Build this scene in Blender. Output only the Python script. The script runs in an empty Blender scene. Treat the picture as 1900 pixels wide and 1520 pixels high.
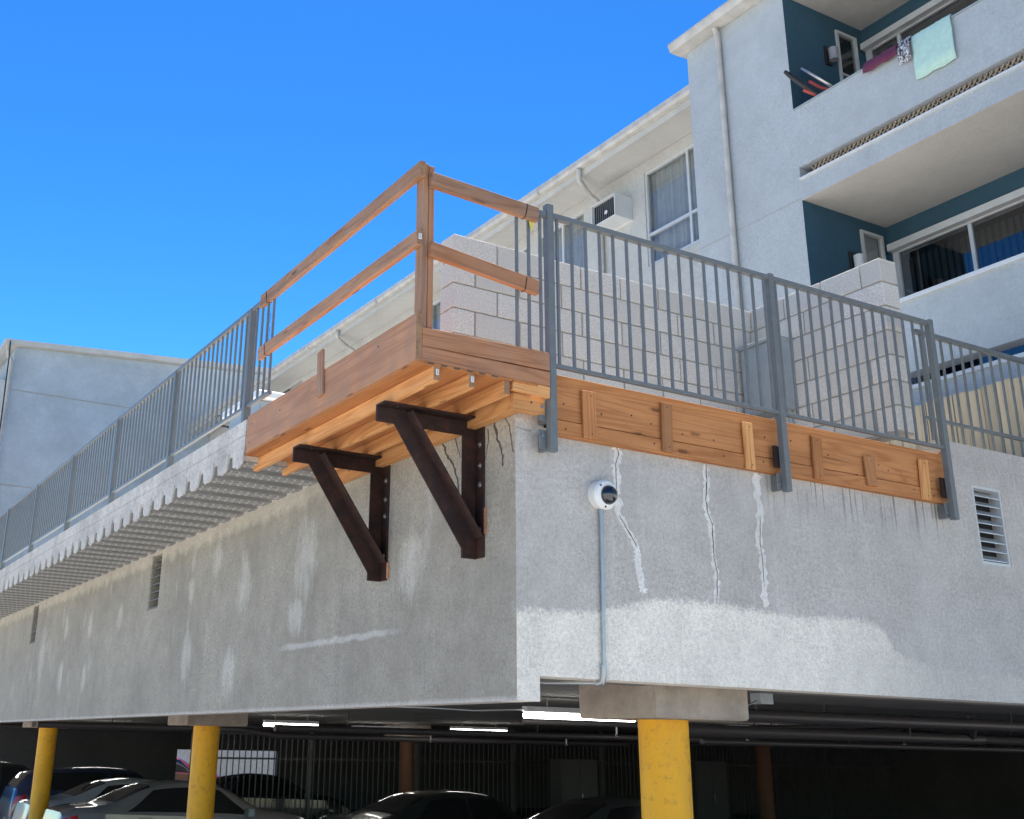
import bpy, bmesh, math, random
import numpy as np
from mathutils import Matrix, Vector
random.seed(7)
D = bpy.data
SC = bpy.context.scene
COL = SC.collection
R = math.radians

# ------------------------------------------------------------------ camera
cam = D.cameras.new('camera'); camo = D.objects.new('camera', cam); COL.objects.link(camo)
SC.camera = camo
yaw, pit, rol = R(29.37716), R(19.34354), R(1.17223)
fv = Vector((math.sin(yaw)*math.cos(pit), math.cos(yaw)*math.cos(pit), math.sin(pit)))
rv = fv.cross(Vector((0, 0, 1))).normalized(); uv = rv.cross(fv)
r2 = rv*math.cos(rol)+uv*math.sin(rol); u2 = -rv*math.sin(rol)+uv*math.cos(rol)
m = Matrix.Identity(4)
for i in range(3):
    m[i][0] = r2[i]; m[i][1] = u2[i]; m[i][2] = -fv[i]
m.translation = Vector((-3.71208, -5.47063, 1.95))
camo.matrix_world = m
cam.sensor_width = 36.0; cam.sensor_fit = 'HORIZONTAL'
cam.lens = 2119.287/1900*36
cam.shift_x = (950-787.532)/1900
cam.shift_y = -(760-642.525)/1900
cam.clip_start = .05; cam.clip_end = 2000

# ------------------------------------------------------------------ sky, sun, exposure
SUN_EL, SUN_AZ = R(73), R(24)          # azimuth from +Y towards +X
w = D.worlds.new('World'); SC.world = w; w.use_nodes = True
nt = w.node_tree; nt.nodes.clear()
sky = nt.nodes.new('ShaderNodeTexSky'); sky.sky_type = 'NISHITA'; sky.sun_disc = False
sky.sun_elevation = SUN_EL; sky.sun_rotation = SUN_AZ
sky.altitude = 100; sky.air_density = 1.0; sky.dust_density = .25; sky.ozone_density = 3.0
hsv = nt.nodes.new('ShaderNodeHueSaturation'); hsv.inputs['Saturation'].default_value = 1.07; hsv.inputs['Hue'].default_value = .4915; hsv.inputs['Value'].default_value = .33
gam = nt.nodes.new('ShaderNodeGamma'); gam.inputs[1].default_value = 2.0
bg = nt.nodes.new('ShaderNodeBackground'); bg.inputs['Strength'].default_value = .055
wo = nt.nodes.new('ShaderNodeOutputWorld')
nt.links.new(sky.outputs[0], gam.inputs[0]); nt.links.new(gam.outputs[0], hsv.inputs['Color']); nt.links.new(hsv.outputs[0], bg.inputs[0]); nt.links.new(bg.outputs[0], wo.inputs[0])
sl = D.lights.new('sun', 'SUN'); sl.energy = 5.0; sl.angle = R(.53); sl.color = (1, .95, .87)
so = D.objects.new('sun', sl); COL.objects.link(so)
sd = Vector((math.sin(SUN_AZ)*math.cos(SUN_EL), math.cos(SUN_AZ)*math.cos(SUN_EL), math.sin(SUN_EL)))
so.rotation_euler = sd.to_track_quat('Z', 'Y').to_euler(); so.location = sd*60
SC.view_settings.view_transform = 'Standard'; SC.view_settings.look = 'None'
SC.view_settings.exposure = 1.3; SC.view_settings.gamma = 1
SC.render.engine = 'CYCLES'
SC.cycles.max_bounces = 8; SC.cycles.diffuse_bounces = 5; SC.cycles.transparent_max_bounces = 12

# ------------------------------------------------------------------ material helpers
class NT:
    def __init__(s, name):
        s.m = D.materials.new(name); s.m.use_nodes = True
        s.t = s.m.node_tree; s.t.nodes.clear()
        s.out = s.n('ShaderNodeOutputMaterial'); s.b = s.n('ShaderNodeBsdfPrincipled')
        s.l(s.b.outputs[0], s.out.inputs[0])
    def n(s, k, **kw):
        o = s.t.nodes.new(k)
        for a, v in kw.items(): setattr(o, a, v)
        return o
    def l(s, a, b): s.t.links.new(a, b)
    def setin(s, sock, v):
        if hasattr(v, 'is_linked') or isinstance(v, bpy.types.NodeSocket): s.l(v, sock)
        else: sock.default_value = v
    def pos(s): return s.n('ShaderNodeNewGeometry').outputs['Position']
    def obj(s): return s.n('ShaderNodeTexCoord').outputs['Object']
    def rnd(s): return s.n('ShaderNodeObjectInfo').outputs['Random']
    def math(s, op, a, b=0., c=None, clamp=False):
        o = s.n('ShaderNodeMath', operation=op, use_clamp=clamp); s.setin(o.inputs[0], a); s.setin(o.inputs[1], b)
        if c is not None: s.setin(o.inputs[2], c)
        return o.outputs[0]
    def vmul(s, v, k):
        o = s.n('ShaderNodeVectorMath', operation='MULTIPLY'); s.l(v, o.inputs[0]); s.setin(o.inputs[1], k); return o.outputs[0]
    def vadd(s, v, k):
        o = s.n('ShaderNodeVectorMath', operation='ADD'); s.l(v, o.inputs[0]); s.setin(o.inputs[1], k); return o.outputs[0]
    def noise(s, v, scale, detail=4., rough=.55, dist=0.):
        o = s.n('ShaderNodeTexNoise'); s.l(v, o.inputs['Vector']); o.inputs['Scale'].default_value = scale
        o.inputs['Detail'].default_value = detail; o.inputs['Roughness'].default_value = rough; o.inputs['Distortion'].default_value = dist
        return o.outputs[0]
    def mr(s, v, a, b, c=0., d=1.):
        o = s.n('ShaderNodeMapRange'); s.l(v, o.inputs[0])
        for i, x in enumerate((a, b, c, d)): s.setin(o.inputs[1+i], x)
        return o.outputs[0]
    def mix(s, f, a, b, bt='MIX'):
        o = s.n('ShaderNodeMix', data_type='RGBA', blend_type=bt); s.setin(o.inputs[0], f)
        for i, x in ((6, a), (7, b)):
            if isinstance(x, tuple) and len(x) == 3: x = x+(1,)
            s.setin(o.inputs[i], x)
        return o.outputs[2]
    def sep(s, v):
        o = s.n('ShaderNodeSeparateXYZ'); s.l(v, o.inputs[0]); return o.outputs
    def bump(s, h, st=.3, dist=.01):
        o = s.n('ShaderNodeBump'); o.inputs['Strength'].default_value = st; o.inputs['Distance'].default_value = dist
        s.l(h, o.inputs['Height']); s.l(o.outputs[0], s.b.inputs['Normal'])
    def done(s, col=None, rough=.8, metal=0., spec=.5):
        if col is not None:
            if isinstance(col, tuple): col = col+(1,) if len(col) == 3 else col
            s.setin(s.b.inputs['Base Color'], col)
        s.setin(s.b.inputs['Roughness'], rough); s.setin(s.b.inputs['Metallic'], metal)
        s.b.inputs['Specular IOR Level'].default_value = spec
        return s.m

def sc3(c, k): return tuple(min(1, x*k) for x in c)

def m_plain(name, col, rough=.6, metal=0., var=.12, scale=6, bump=0, bscale=60, spec=.5):
    s = NT(name); p = s.pos()
    n = s.noise(p, scale, 5)
    c = s.mix(s.mr(n, .3, .7), sc3(col, 1-var), sc3(col, 1+var))
    if bump: s.bump(s.noise(p, bscale, 3), bump, .01)
    return s.done(c, rough, metal, spec)

def m_stucco(name, col, grain=.16, var=.10, gs=70, bump=.5, blotch=1.1, extra=None):
    s = NT(name); p = s.pos()
    g = s.noise(p, gs, 3, .7); g2 = s.noise(p, gs*.42, 2, .6)
    big = s.noise(p, blotch, 5, .6)
    c = s.mix(s.mr(big, .32, .68), sc3(col, 1-var), sc3(col, 1+var))
    gg = s.math('ADD', s.math('MULTIPLY', g, .6), s.math('MULTIPLY', g2, .4))
    mod = s.mr(s.noise(p, .9, 4, .6), .32, .66, .35, 1.15)
    med = s.mr(s.noise(p, 5.5, 5, .65), .3, .7, -grain*.38, grain*.38)
    k = s.math('ADD', s.math('ADD', 1., s.math('MULTIPLY', s.mr(gg, .36, .64, -grain, grain), mod)), med)
    if extra: c = extra(s, p, c)
    c = s.mix(1., c, s.n('ShaderNodeCombineColor').outputs[0], 'MULTIPLY') if False else c
    cc = s.n('ShaderNodeCombineXYZ')
    for i in range(3): s.l(k, cc.inputs[i])
    c = s.mix(1., c, cc.outputs[0], 'MULTIPLY')
    s.bump(gg, bump, .012)
    return s.done(c, .92, 0, .25)

def m_wood(name, a, b, weather=0., wcol=(.30, .26, .23), ring=30., knots=True):
    s = NT(name); o = s.obj(); r = s.rnd()
    cx = s.n('ShaderNodeCombineXYZ')
    s.l(s.math('MULTIPLY', r, 37.), cx.inputs[0]); s.l(s.math('MULTIPLY', r, 91.), cx.inputs[1]); s.l(s.math('MULTIPLY', r, 53.), cx.inputs[2])
    v = s.vadd(o, cx.outputs[0])
    v1 = s.vmul(v, (.38, 8., 8.))
    n1 = s.noise(v1, 1., 2., .5, .6)
    rings = s.math('SINE', s.math('MULTIPLY', n1, ring*2))
    rings = s.mr(rings, -1, 1, 0, 1)
    fine = s.noise(s.vmul(v, (3., 95., 95.)), 1., 3.)
    f = s.math('ADD', s.math('MULTIPLY', s.math('POWER', rings, 3.5), .5), s.math('MULTIPLY', fine, .6), clamp=True)
    c = s.mix(s.mr(f, .15, .95), a, b)
    lo = s.noise(s.vmul(v, (1.6, 6., 6.)), 1., 5., .65)
    c = s.mix(s.mr(lo, .42, .72, 0, .55), c, sc3(b, .72))
    chk = s.noise(s.vmul(v, (1.1, 60., 60.)), 1., 2., .5)
    c = s.mix(s.mr(chk, .66, .72, 0, .6), c, sc3(b, .4))
    spk = s.noise(v, 55., 3., .7)
    c = s.mix(s.mr(spk, .66, .74, 0, .5), c, sc3(b, .35))
    tone = s.mr(r, 0, 1, .84, 1.12)
    tv = s.n('ShaderNodeCombineXYZ')
    for i in range(3): s.l(tone, tv.inputs[i])
    c = s.mix(1., c, tv.outputs[0], 'MULTIPLY')
    if knots:
        vo = s.n('ShaderNodeTexVoronoi'); s.l(s.vmul(v, (1.9, 7., 7.)), vo.inputs['Vector']); vo.inputs['Scale'].default_value = 1.
        vo.inputs['Randomness'].default_value = 1.
        kd = s.math('ADD', vo.outputs['Distance'], s.math('MULTIPLY', s.noise(v, 40, 2), .08))
        c = s.mix(s.mr(kd, .10, .17, .8, 0), c, sc3(b, .33))
    if weather:
        wn = s.noise(s.vmul(v, (3.2, 2., 2.)), 1.5, 5, .65)
        c = s.mix(s.mr(wn, .35, .7, 0, weather), c, wcol)
    s.bump(f, .07, .002)
    return s.done(c, .72, 0, .3)

def m_metal_paint(name, col, rough=.45, rust=0.):
    s = NT(name); p = s.pos()
    n = s.noise(p, 14, 5, .65)
    c = s.mix(s.mr(n, .3, .7), sc3(col, .9), sc3(col, 1.1))
    if rust: c = s.mix(s.mr(s.noise(p, 9, 6, .7), .45, .75, 0, rust), c, (.12, .045, .025))
    s.bump(s.noise(p, 120, 2), .05, .003)
    return s.done(c, rough, 0, .5)

def m_glass(name, tint=(.75, .8, .82), opac=.25):
    s = NT(name); s.t.nodes.remove(s.b)
    tr = s.n('ShaderNodeBsdfTransparent'); tr.inputs[0].default_value = tint+(1,)
    gl = s.n('ShaderNodeBsdfGlossy'); gl.inputs['Roughness'].default_value = .015; gl.inputs[0].default_value = (.9, .93, .95, 1)
    lw = s.n('ShaderNodeLayerWeight'); lw.inputs[0].default_value = .5
    f = s.math('ADD', s.math('MULTIPLY', s.math('POWER', lw.outputs['Facing'], 5.), .9), opac, clamp=True)
    mx = s.n('ShaderNodeMixShader'); s.l(f, mx.inputs[0]); s.l(tr.outputs[0], mx.inputs[1]); s.l(gl.outputs[0], mx.inputs[2])
    s.l(mx.outputs[0], s.out.inputs[0]); return s.m

def m_emit(name, col, st):
    s = NT(name); s.b.inputs['Emission Color'].default_value = col+(1,); s.b.inputs['Emission Strength'].default_value = st
    return s.done(col, .5)

# wall masks ---------------------------------------------------------
def right_extra(s, p, c):
    x, y, z = s.sep(p)
    # roller-painted white band low on the wall, ragged upper edge
    crv = s.n('ShaderNodeFloatCurve')
    s.l(s.mr(x, 0, 5.), crv.inputs[1])
    cm = crv.mapping; cv = cm.curves[0]
    pts = [(0, 2.706), (.54, 2.735), (1.17, 2.845), (1.85, 2.832), (2.33, 2.815), (2.86, 2.833), (3.09, 2.757), (3.15, 2.652), (3.47, 2.57), (5, 2.55)]
    pts = [(a/5, b-2.3) for a, b in pts]
    cv.points[0].location = pts[0]; cv.points[1].location = pts[-1]
    for q in pts[1:-1]: cv.points.new(*q)
    cm.update()
    edge = s.math('ADD', s.math('ADD', crv.outputs[0], 2.3), s.math('ADD', s.math('MULTIPLY', s.math('SUBTRACT', s.noise(p, 40, 4, .75), .5), .14), s.math('MULTIPLY', s.math('SUBTRACT', s.noise(p, 9, 4, .7), .5), .09)))
    mask = s.mr(s.math('SUBTRACT', edge, z), -.010, .028)
    fade = s.mr(s.noise(p, 2.6, 5, .65), .28, .6, .72, 1)
    fade2 = s.mr(s.math('ADD', x, s.math('MULTIPLY', s.noise(p, 3, 5), 1.2)), 3.0, 4.3, 1., .18)
    mask = s.math('MULTIPLY', s.math('MULTIPLY', mask, fade), fade2)
    # drips below the wood
    st = s.noise(s.vmul(p, (26., 1., .8)), 1., 3., .7)
    stm = s.mr(st, .545, .60)
    zr = s.math('MULTIPLY', s.mr(z, 3.42, 3.74), s.mr(z, 3.74, 3.752, 1, 0))
    xr = s.math('MULTIPLY', s.mr(x, 1.5, 2.6), s.mr(x, 3.8, 4.05, 1, 0))
    c = s.mix(s.math('MULTIPLY', s.math('MULTIPLY', stm, zr), s.math('MULTIPLY', xr, .85)), c, (.14, .12, .10))
    # pale runs
    st2 = s.noise(s.vmul(p, (9., 1., .35)), 1., 3., .6)
    c = s.mix(s.mr(st2, .58, .75, 0, .3), c, (.72, .71, .70))
    dirt = s.math('MULTIPLY', s.mr(z, 3.3, 3.8), s.mr(s.noise(p, 1.7, 4), .4, .7, 0, .32))
    c = s.mix(dirt, c, (.30, .27, .24))
    return s.mix(mask, c, (.85, .795, .685))

def left_extra(s, p, c):
    x, y, z = s.sep(p)
    pat = s.noise(s.vmul(p, (1., 2.6, .75)), 1.7, 4., .58)
    msk = s.math('MULTIPLY', s.mr(pat, .60, .70, 0, .35), s.mr(z, 2.4, 2.7))
    c = s.mix(msk, c, (.58, .56, .52))
    wob = s.math('ADD', s.math('MULTIPLY', s.math('SUBTRACT', s.noise(s.vmul(p, (1, 2.6, .8)), 4.5, 5, .7), .5), 4.6), s.math('MULTIPLY', s.math('SUBTRACT', s.noise(p, 26, 3, .7), .5), 1.6))
    acc = None
    for yc, zc, hw, hh in [(2.99, 3.37, 0.2, 0.32), (3.12, 2.91, 0.15, 0.14), (4.32, 3.31, 0.15, 0.27), (5.08, 3.59, 0.13, 0.15), (5.78, 2.73, 0.15, 0.22), (5.78, 3.38, 0.1, 0.12), (8.34, 3.34, 0.11, 0.15), (9.72, 3.35, 0.11, 0.16), (11.03, 3.4, 0.11, 0.15), (12.42, 3.13, 0.18, 0.4), (11.09, 2.75, 0.13, 0.2), (9.77, 2.69, 0.11, 0.16), (4.56, 2.55, 0.18, 0.19), (1.25, 3.1, 0.16, 0.2)]:
        dy = s.math('DIVIDE', s.math('SUBTRACT', y, yc), hw); dz = s.math('DIVIDE', s.math('SUBTRACT', z, zc), hh)
        dd = s.math('ADD', s.math('ADD', s.math('MULTIPLY', dy, dy), s.math('MULTIPLY', dz, dz)), wob)
        mk = s.mr(dd, .0, 1.5, .55, 0.)
        acc = mk if acc is None else s.math('MAXIMUM', acc, mk)
    c = s.mix(acc, c, (.60, .57, .51))
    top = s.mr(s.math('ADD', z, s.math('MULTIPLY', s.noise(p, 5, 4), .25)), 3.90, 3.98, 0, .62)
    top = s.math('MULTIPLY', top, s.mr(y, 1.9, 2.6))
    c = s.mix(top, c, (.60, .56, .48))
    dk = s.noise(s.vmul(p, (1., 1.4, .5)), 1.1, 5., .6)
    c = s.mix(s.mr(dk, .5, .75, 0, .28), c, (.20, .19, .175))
    # pale trowelled line and lower edge
    ln = s.math('ABSOLUTE', s.math('SUBTRACT', s.math('ADD', z, s.math('MULTIPLY', s.noise(p, 6, 3), .06)), 2.71))
    lm = s.math('MULTIPLY', s.mr(ln, .012, .03, .55, 0), s.math('MULTIPLY', s.mr(y, 1.3, 1.7), s.mr(y, 3.2, 3.5, 1, 0)))
    c = s.mix(lm, c, (.60, .58, .55))
    c = s.mix(s.mr(z, 2.212, 2.235, .5, 0), c, (.66, .62, .58))
    cor = s.math('MULTIPLY', s.mr(z, 3.45, 3.8), s.mr(y, 1.6, .4))
    c = s.mix(s.math('MULTIPLY', cor, .55), c, (.42, .36, .28))
    return c

def slab_extra(s, p, c):
    x, y, z = s.sep(p)
    sp = s.noise(s.vmul(p, (14, 14, 14)), 2., 4, .75)
    c = s.mix(s.mr(sp, .55, .68, 0, .6), c, (.24, .22, .20))
    ln = s.math('ABSOLUTE', s.math('SUBTRACT', s.math('ADD', z, s.math('MULTIPLY', s.noise(p, 3, 3), .02)), 4.155))
    return s.mix(s.mr(ln, .003, .008, .5, 0), c, (.25, .23, .22))

M = {}
M['stucco_r'] = m_stucco('grey_stucco_front', (.505, .474, .435), .24, .11, 84, .7, 1.0, right_extra)
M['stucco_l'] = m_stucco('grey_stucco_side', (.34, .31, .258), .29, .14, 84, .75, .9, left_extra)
M['conc'] = m_stucco('slab_concrete', (.55, .515, .465), .18, .18, 40, .3, 2.5, slab_extra)
M['conc_cap'] = m_stucco('brown_concrete', (.33, .28, .23), .10, .22, 30, .5, 4.)
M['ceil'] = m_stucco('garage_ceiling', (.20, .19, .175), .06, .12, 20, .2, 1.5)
M['deckmetal'] = m_metal_paint('galvanised_deck', (.25, .252, .245), .5)
M['emboss_lit'] = m_metal_paint('deck_emboss_lit', (.50, .50, .49), .4)  # same sheet as the deck, painted paler for the light on the dimples
M['bldg'] = m_stucco('pale_stucco', (.385, .42, .44), .14, .08, 60, .4, .8)
M['bldg_w'] = m_stucco('warm_stucco', (.46, .465, .445), .13, .06, 46, .4, .8)
M['bldg_far'] = m_stucco('far_stucco', (.37, .43, .475), .07, .20, 12, .3, .45)
M['soffit'] = m_stucco('cream_soffit', (.50, .495, .465), .10, .07, 80, .3, .8)
M['trim'] = m_plain('cream_trim', (.47, .46, .42), .55, var=.10, scale=3)
M['gutter'] = m_plain('gutter_paint', (.44, .43, .40), .5, var=.18, scale=5)
M['teal'] = m_stucco('teal_paint', (.036, .088, .130), .08, .10, 60, .3, 1.)
M['white'] = m_plain('white_paint', (.58, .60, .60), .45, var=.05)
M['alu'] = m_plain('aluminium', (.60, .61, .61), .4, .3, .06)
M['dark'] = m_plain('dark_interior', (.02, .022, .025), .9)
M['curtain'] = m_plain('sheer_curtain', (.58, .58, .58), .9, var=.1)
M['blind'] = m_plain('vertical_blind', (.36, .36, .36), .7, var=.08)
M['glass'] = m_glass('window_glass', (.80, .82, .82), .05)
M['glassd'] = m_glass('dark_window_glass', (.48, .50, .52), .09)
M['rail'] = m_metal_paint('grey_railing_paint', (.150, .166, .168), .45, .10)
M['steel'] = m_metal_paint('dark_rusty_steel', (.026, .015, .014), .62, .5); M['steel'].node_tree.nodes['Principled BSDF'].inputs['Specular IOR Level'].default_value = .25
M['bolt'] = m_plain('zinc_bolt', (.38, .38, .37), .3, .8, .1, 60)
M['conduit'] = m_plain('galvanised_conduit', (.40, .43, .44), .35, .6, .1, 12)
M['w_joist'] = m_wood('fresh_fir', (.74, .385, .15), (.51, .215, .072))
M['w_ply'] = m_wood('fir_plywood', (.53, .225, .078), (.38, .14, .045), ring=12)
M['w_fascia'] = m_wood('fir_board', (.55, .245, .092), (.37, .145, .05))
M['w_rim'] = m_wood('weathered_fir', (.52, .265, .14), (.36, .16, .08), .75, (.33, .20, .13), 22)
M['w_front'] = m_wood('brown_fir', (.52, .25, .125), (.36, .15, .07), .2)
M['w_rail'] = m_wood('rail_fir', (.46, .25, .13), (.28, .13, .065), .35)
M['w_cleat'] = m_wood('cleat_fir', (.50, .225, .09), (.34, .135, .05), .2, (.36, .22, .12))
M['w_end'] = m_plain('end_grain', (.30, .17, .09), .8, var=.25, scale=40)
M['label'] = m_plain('paper_label', (.80, .80, .80), .6, var=.02)
M['ink'] = m_plain('label_ink', (.03, .03, .035), .6)
M['black'] = m_plain('black_rubber', (.015, .015, .016), .5)
M['crack'] = m_plain('crack_dark', (.085, .072, .06), .95)
M['caulk'] = m_stucco('patch_caulk', (.69, .665, .62), .20, .14, 60, .4, 3.)
M['yellow'] = None
s = NT('yellow_paint'); p = s.pos(); n = s.noise(p, 3, 5)
c = s.mix(s.mr(n, .3, .7), (.78, .37, .010), (.86, .44, .015))
c = s.mix(s.mr(s.noise(p, 14, 5, .75), .54, .72, 0, .75), c, (.36, .18, .04))
c = s.mix(s.mr(s.noise(s.vmul(p, (6, 6, 1.1)), 1.5, 5, .65), .5, .75, 0, .5), c, (.50, .27, .05))
c = s.mix(s.mr(s.noise(p, 70, 2, .6), .68, .74, 0, .7), c, (.12, .07, .03))
s.bump(s.noise(p, 30, 4), .25, .01); M['yellow'] = s.done(c, .55, 0, .4)
s = NT('concrete_block'); p = s.pos(); r = s.rnd()
c = s.mix(s.mr(r, 0, 1), (.60, .565, .50), (.78, .735, .66))
g = s.noise(p, 90, 3, .75); g2 = s.noise(p, 30, 4)
c = s.mix(s.mr(g, .38, .62), sc3((.49, .46, .41), 1), c)
c = s.mix(s.mr(g2, .58, .75, 0, .3), c, (.62, .59, .55))
s.bump(g, .45, .008); M['block'] = s.done(c, .93, 0, .2)
M['mortar'] = m_stucco('mortar', (.34, .33, .31), .12, .1, 60, .3, 3.)
M['asphalt'] = m_stucco('pale_paving', (.40, .385, .36), .12, .15, 30, .3, .6)
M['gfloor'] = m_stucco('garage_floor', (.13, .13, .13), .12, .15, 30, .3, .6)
M['deckfloor'] = m_stucco('podium_floor', (.55, .53, .50), .08, .1, 20, .2, .8)
M['roof'] = m_plain('roof_gravel', (.40, .39, .37), .9, bump=.3)
M['tube'] = m_emit('lit_tube', (1., .97, .92), 9.)
M['pipe'] = m_metal_paint('dark_pipe', (.055, .055, .058), .45, .3)
M['barf'] = m_metal_paint('dark_bar_fence', (.05, .06, .065), .5)
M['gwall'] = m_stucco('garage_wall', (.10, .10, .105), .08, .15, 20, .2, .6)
M['fencew'] = m_wood('tan_fence', (.60, .52, .36), (.47, .39, .26), 0, ring=8, knots=False)  # yellow brightness of reflected light is put into the plank colour
M['ebox'] = m_metal_paint('grey_enamel', (.30, .335, .345), .4)
M['mint'] = m_plain('mint_towel', (.42, .62, .56), .95, var=.07, scale=18, bump=.5, bscale=120)
M['maroon'] = m_plain('maroon_cloth', (.12, .025, .06), .9, var=.2, scale=14)
s = NT('leaf_print_cloth'); p = s.pos()
c = s.mix(s.mr(s.noise(p, 42, 2, .5, 1.5), .5, .53), (.03, .03, .045), (.62, .62, .66)); M['print'] = s.done(c, .9)
M['red'] = m_plain('red_rubber', (.38, .05, .04), .5)
M['lens_r'] = m_plain('red_lens', (.42, .012, .016), .15, spec=.6)
M['lens_w'] = m_plain('clear_lens', (.32, .32, .33), .12, spec=.7)
M['dome'] = None
s = NT('smoked_dome'); s.b.inputs['Coat Weight'].default_value = 1; M['dome'] = s.done((.012, .013, .016), .06, 0, .6)
M['plastic'] = m_plain('white_plastic', (.78, .78, .76), .35, var=.03)
M['lattice'] = m_wood('lattice_strip', (.42, .33, .22), (.28, .20, .12), .4, knots=False)
M['green'] = m_plain('dry_leaves', (.05, .065, .035), .8, var=.4, scale=30)
M['tag'] = m_plain('yellow_tag', (.62, .58, .12), .6)
def paint(name, col, metal=.3):
    s = NT(name); s.b.inputs['Coat Weight'].default_value = .8; s.b.inputs['Coat Roughness'].default_value = .05
    p = s.pos(); c = s.mix(s.mr(s.noise(p, 4, 4), .3, .7), sc3(col, .94), sc3(col, 1.06)); return s.done(c, .32, metal, .5)
M['p_silver'] = paint('silver_car_paint', (.24, .235, .225)); M['p_white'] = paint('white_car_paint', (.42, .43, .42), .1)
M['p_navy'] = paint('navy_car_paint', (.03, .045, .10)); M['p_dark'] = paint('charcoal_car_paint', (.03, .035, .038))
M['p_maroon'] = paint('maroon_car_paint', (.16, .015, .02)); M['p_grey'] = paint('grey_car_paint', (.05, .055, .06))
s = NT('car_glass'); s.b.inputs['Coat Weight'].default_value = 1; M['cglass'] = s.done((.008, .01, .012), .04, 0, .6)
M['rubber'] = M['black']; M['rim'] = m_plain('alloy_rim', (.5, .5, .5), .3, .8)

# ------------------------------------------------------------------ object helpers
WM = {}
def reg(o, parent, mat4):
    COL.objects.link(o)
    if parent is not None:
        o.parent = parent; o.matrix_parent_inverse = WM[parent.name].inverted()
    o.matrix_basis = mat4
    WM[o.name] = mat4.copy()
    return o
def thing(name, label, cat, loc=(0, 0, 0), group=None, kind=None):
    o = D.objects.new(name, None); o.empty_display_size = .1
    reg(o, None, Matrix.Translation(Vector(loc)))
    tag(o, label, cat, group, kind); return o
def tag(o, label=None, cat=None, group=None, kind=None):
    if label: o['label'] = label
    if cat: o['category'] = cat
    if group: o['group'] = group
    if kind: o['kind'] = kind
    return o

class MB:
    def __init__(s): s.v = []; s.f = []; s.mi = []
    def add(s, vs, fs, mi=0):
        k = len(s.v); s.v += [tuple(v) for v in vs]
        for f in fs: s.f.append(tuple(i+k for i in f)); s.mi.append(mi)
        return s
    def box(s, lo, hi, mi=0):
        (a, b, c), (d, e, f) = lo, hi
        return s.add([(a, b, c), (d, b, c), (d, e, c), (a, e, c), (a, b, f), (d, b, f), (d, e, f), (a, e, f)],
                     [(0, 3, 2, 1), (4, 5, 6, 7), (0, 1, 5, 4), (1, 2, 6, 5), (2, 3, 7, 6), (3, 0, 4, 7)], mi)
    def prism(s, pts, h0, h1, axis, mi=0):
        # pts 2D polygon extruded along axis ('x': pts are (y,z); 'y': (x,z); 'z': (x,y))
        def q(p, h): return {'x': (h, p[0], p[1]), 'y': (p[0], h, p[1]), 'z': (p[0], p[1], h)}[axis]
        n = len(pts); vs = [q(p, h0) for p in pts]+[q(p, h1) for p in pts]
        fs = [tuple(range(n)), tuple(range(2*n-1, n-1, -1))]+[(i, i+n, (i+1) % n+n, (i+1) % n) for i in range(n)]
        return s.add(vs, fs, mi)
    def tube(s, pts, r, n=8, mi=0, caps=True):
        pts = [Vector(p) for p in pts]; k = len(pts); vs = []; fs = []
        rr = r if isinstance(r, (list, tuple)) else [r]*k
        ref = None
        for i, p in enumerate(pts):
            t = (pts[min(i+1, k-1)]-pts[max(i-1, 0)]).normalized()
            if ref is None: ref = Vector((0, 0, 1)) if abs(t.z) < .9 else Vector((1, 0, 0))
            a = t.cross(ref).normalized(); b = a.cross(t).normalized(); ref = b
            for j in range(n):
                th = 2*math.pi*j/n; vs.append(p+rr[i]*(a*math.cos(th)+b*math.sin(th)))
        for i in range(k-1):
            for j in range(n):
                fs.append((i*n+j, i*n+(j+1) % n, (i+1)*n+(j+1) % n, (i+1)*n+j))
        if caps: fs.append(tuple(range(n-1, -1, -1))); fs.append(tuple(range((k-1)*n, k*n)))
        return s.add(vs, fs, mi)
    def lathe(s, prof, c, ax, n=20, mi=0):
        # prof: list of (radius, dist along ax)
        ax = Vector(ax).normalized(); c = Vector(c)
        a = ax.orthogonal().normalized(); b = ax.cross(a); vs = []; fs = []; k = len(prof)
        for (r, h) in prof:
            for j in range(n):
                th = 2*math.pi*j/n; vs.append(c+ax*h+max(r, 1e-4)*(a*math.cos(th)+b*math.sin(th)))
        for i in range(k-1):
            for j in range(n): fs.append((i*n+j, i*n+(j+1) % n, (i+1)*n+(j+1) % n, (i+1)*n+j))
        return s.add(vs, fs, mi)
    def build(s, name, mats, parent=None, bevel=0., smooth=False, origin=None, mat4=None):
        if not isinstance(mats, (list, tuple)): mats = [mats]
        V = np.array(s.v, dtype=float)
        if mat4 is None:
            if origin is None:
                lo = V.min(0); hi = V.max(0); origin = ((lo[0]+hi[0])/2, (lo[1]+hi[1])/2, lo[2])
            mat4 = Matrix.Translation(Vector(origin)); V = V-np.array(origin)
        me = D.meshes.new(name); me.from_pydata([tuple(v) for v in V], [], s.f)
        for mm in mats: me.materials.append(M[mm] if isinstance(mm, str) else mm)
        me.polygons.foreach_set('material_index', s.mi)
        bm = bmesh.new(); bm.from_mesh(me)
        bmesh.ops.recalc_face_normals(bm, faces=bm.faces)
        if bevel: bmesh.ops.bevel(bm, geom=list(bm.edges), offset=bevel, segments=1, affect='EDGES', profile=.5)
        bm.to_mesh(me); bm.free()
        if smooth: me.polygons.foreach_set('use_smooth', [True]*len(me.polygons)); 
        me.update()
        if smooth: me.set_sharp_from_angle(angle=R(38))
        return reg(D.objects.new(name, me), parent, mat4)

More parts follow.
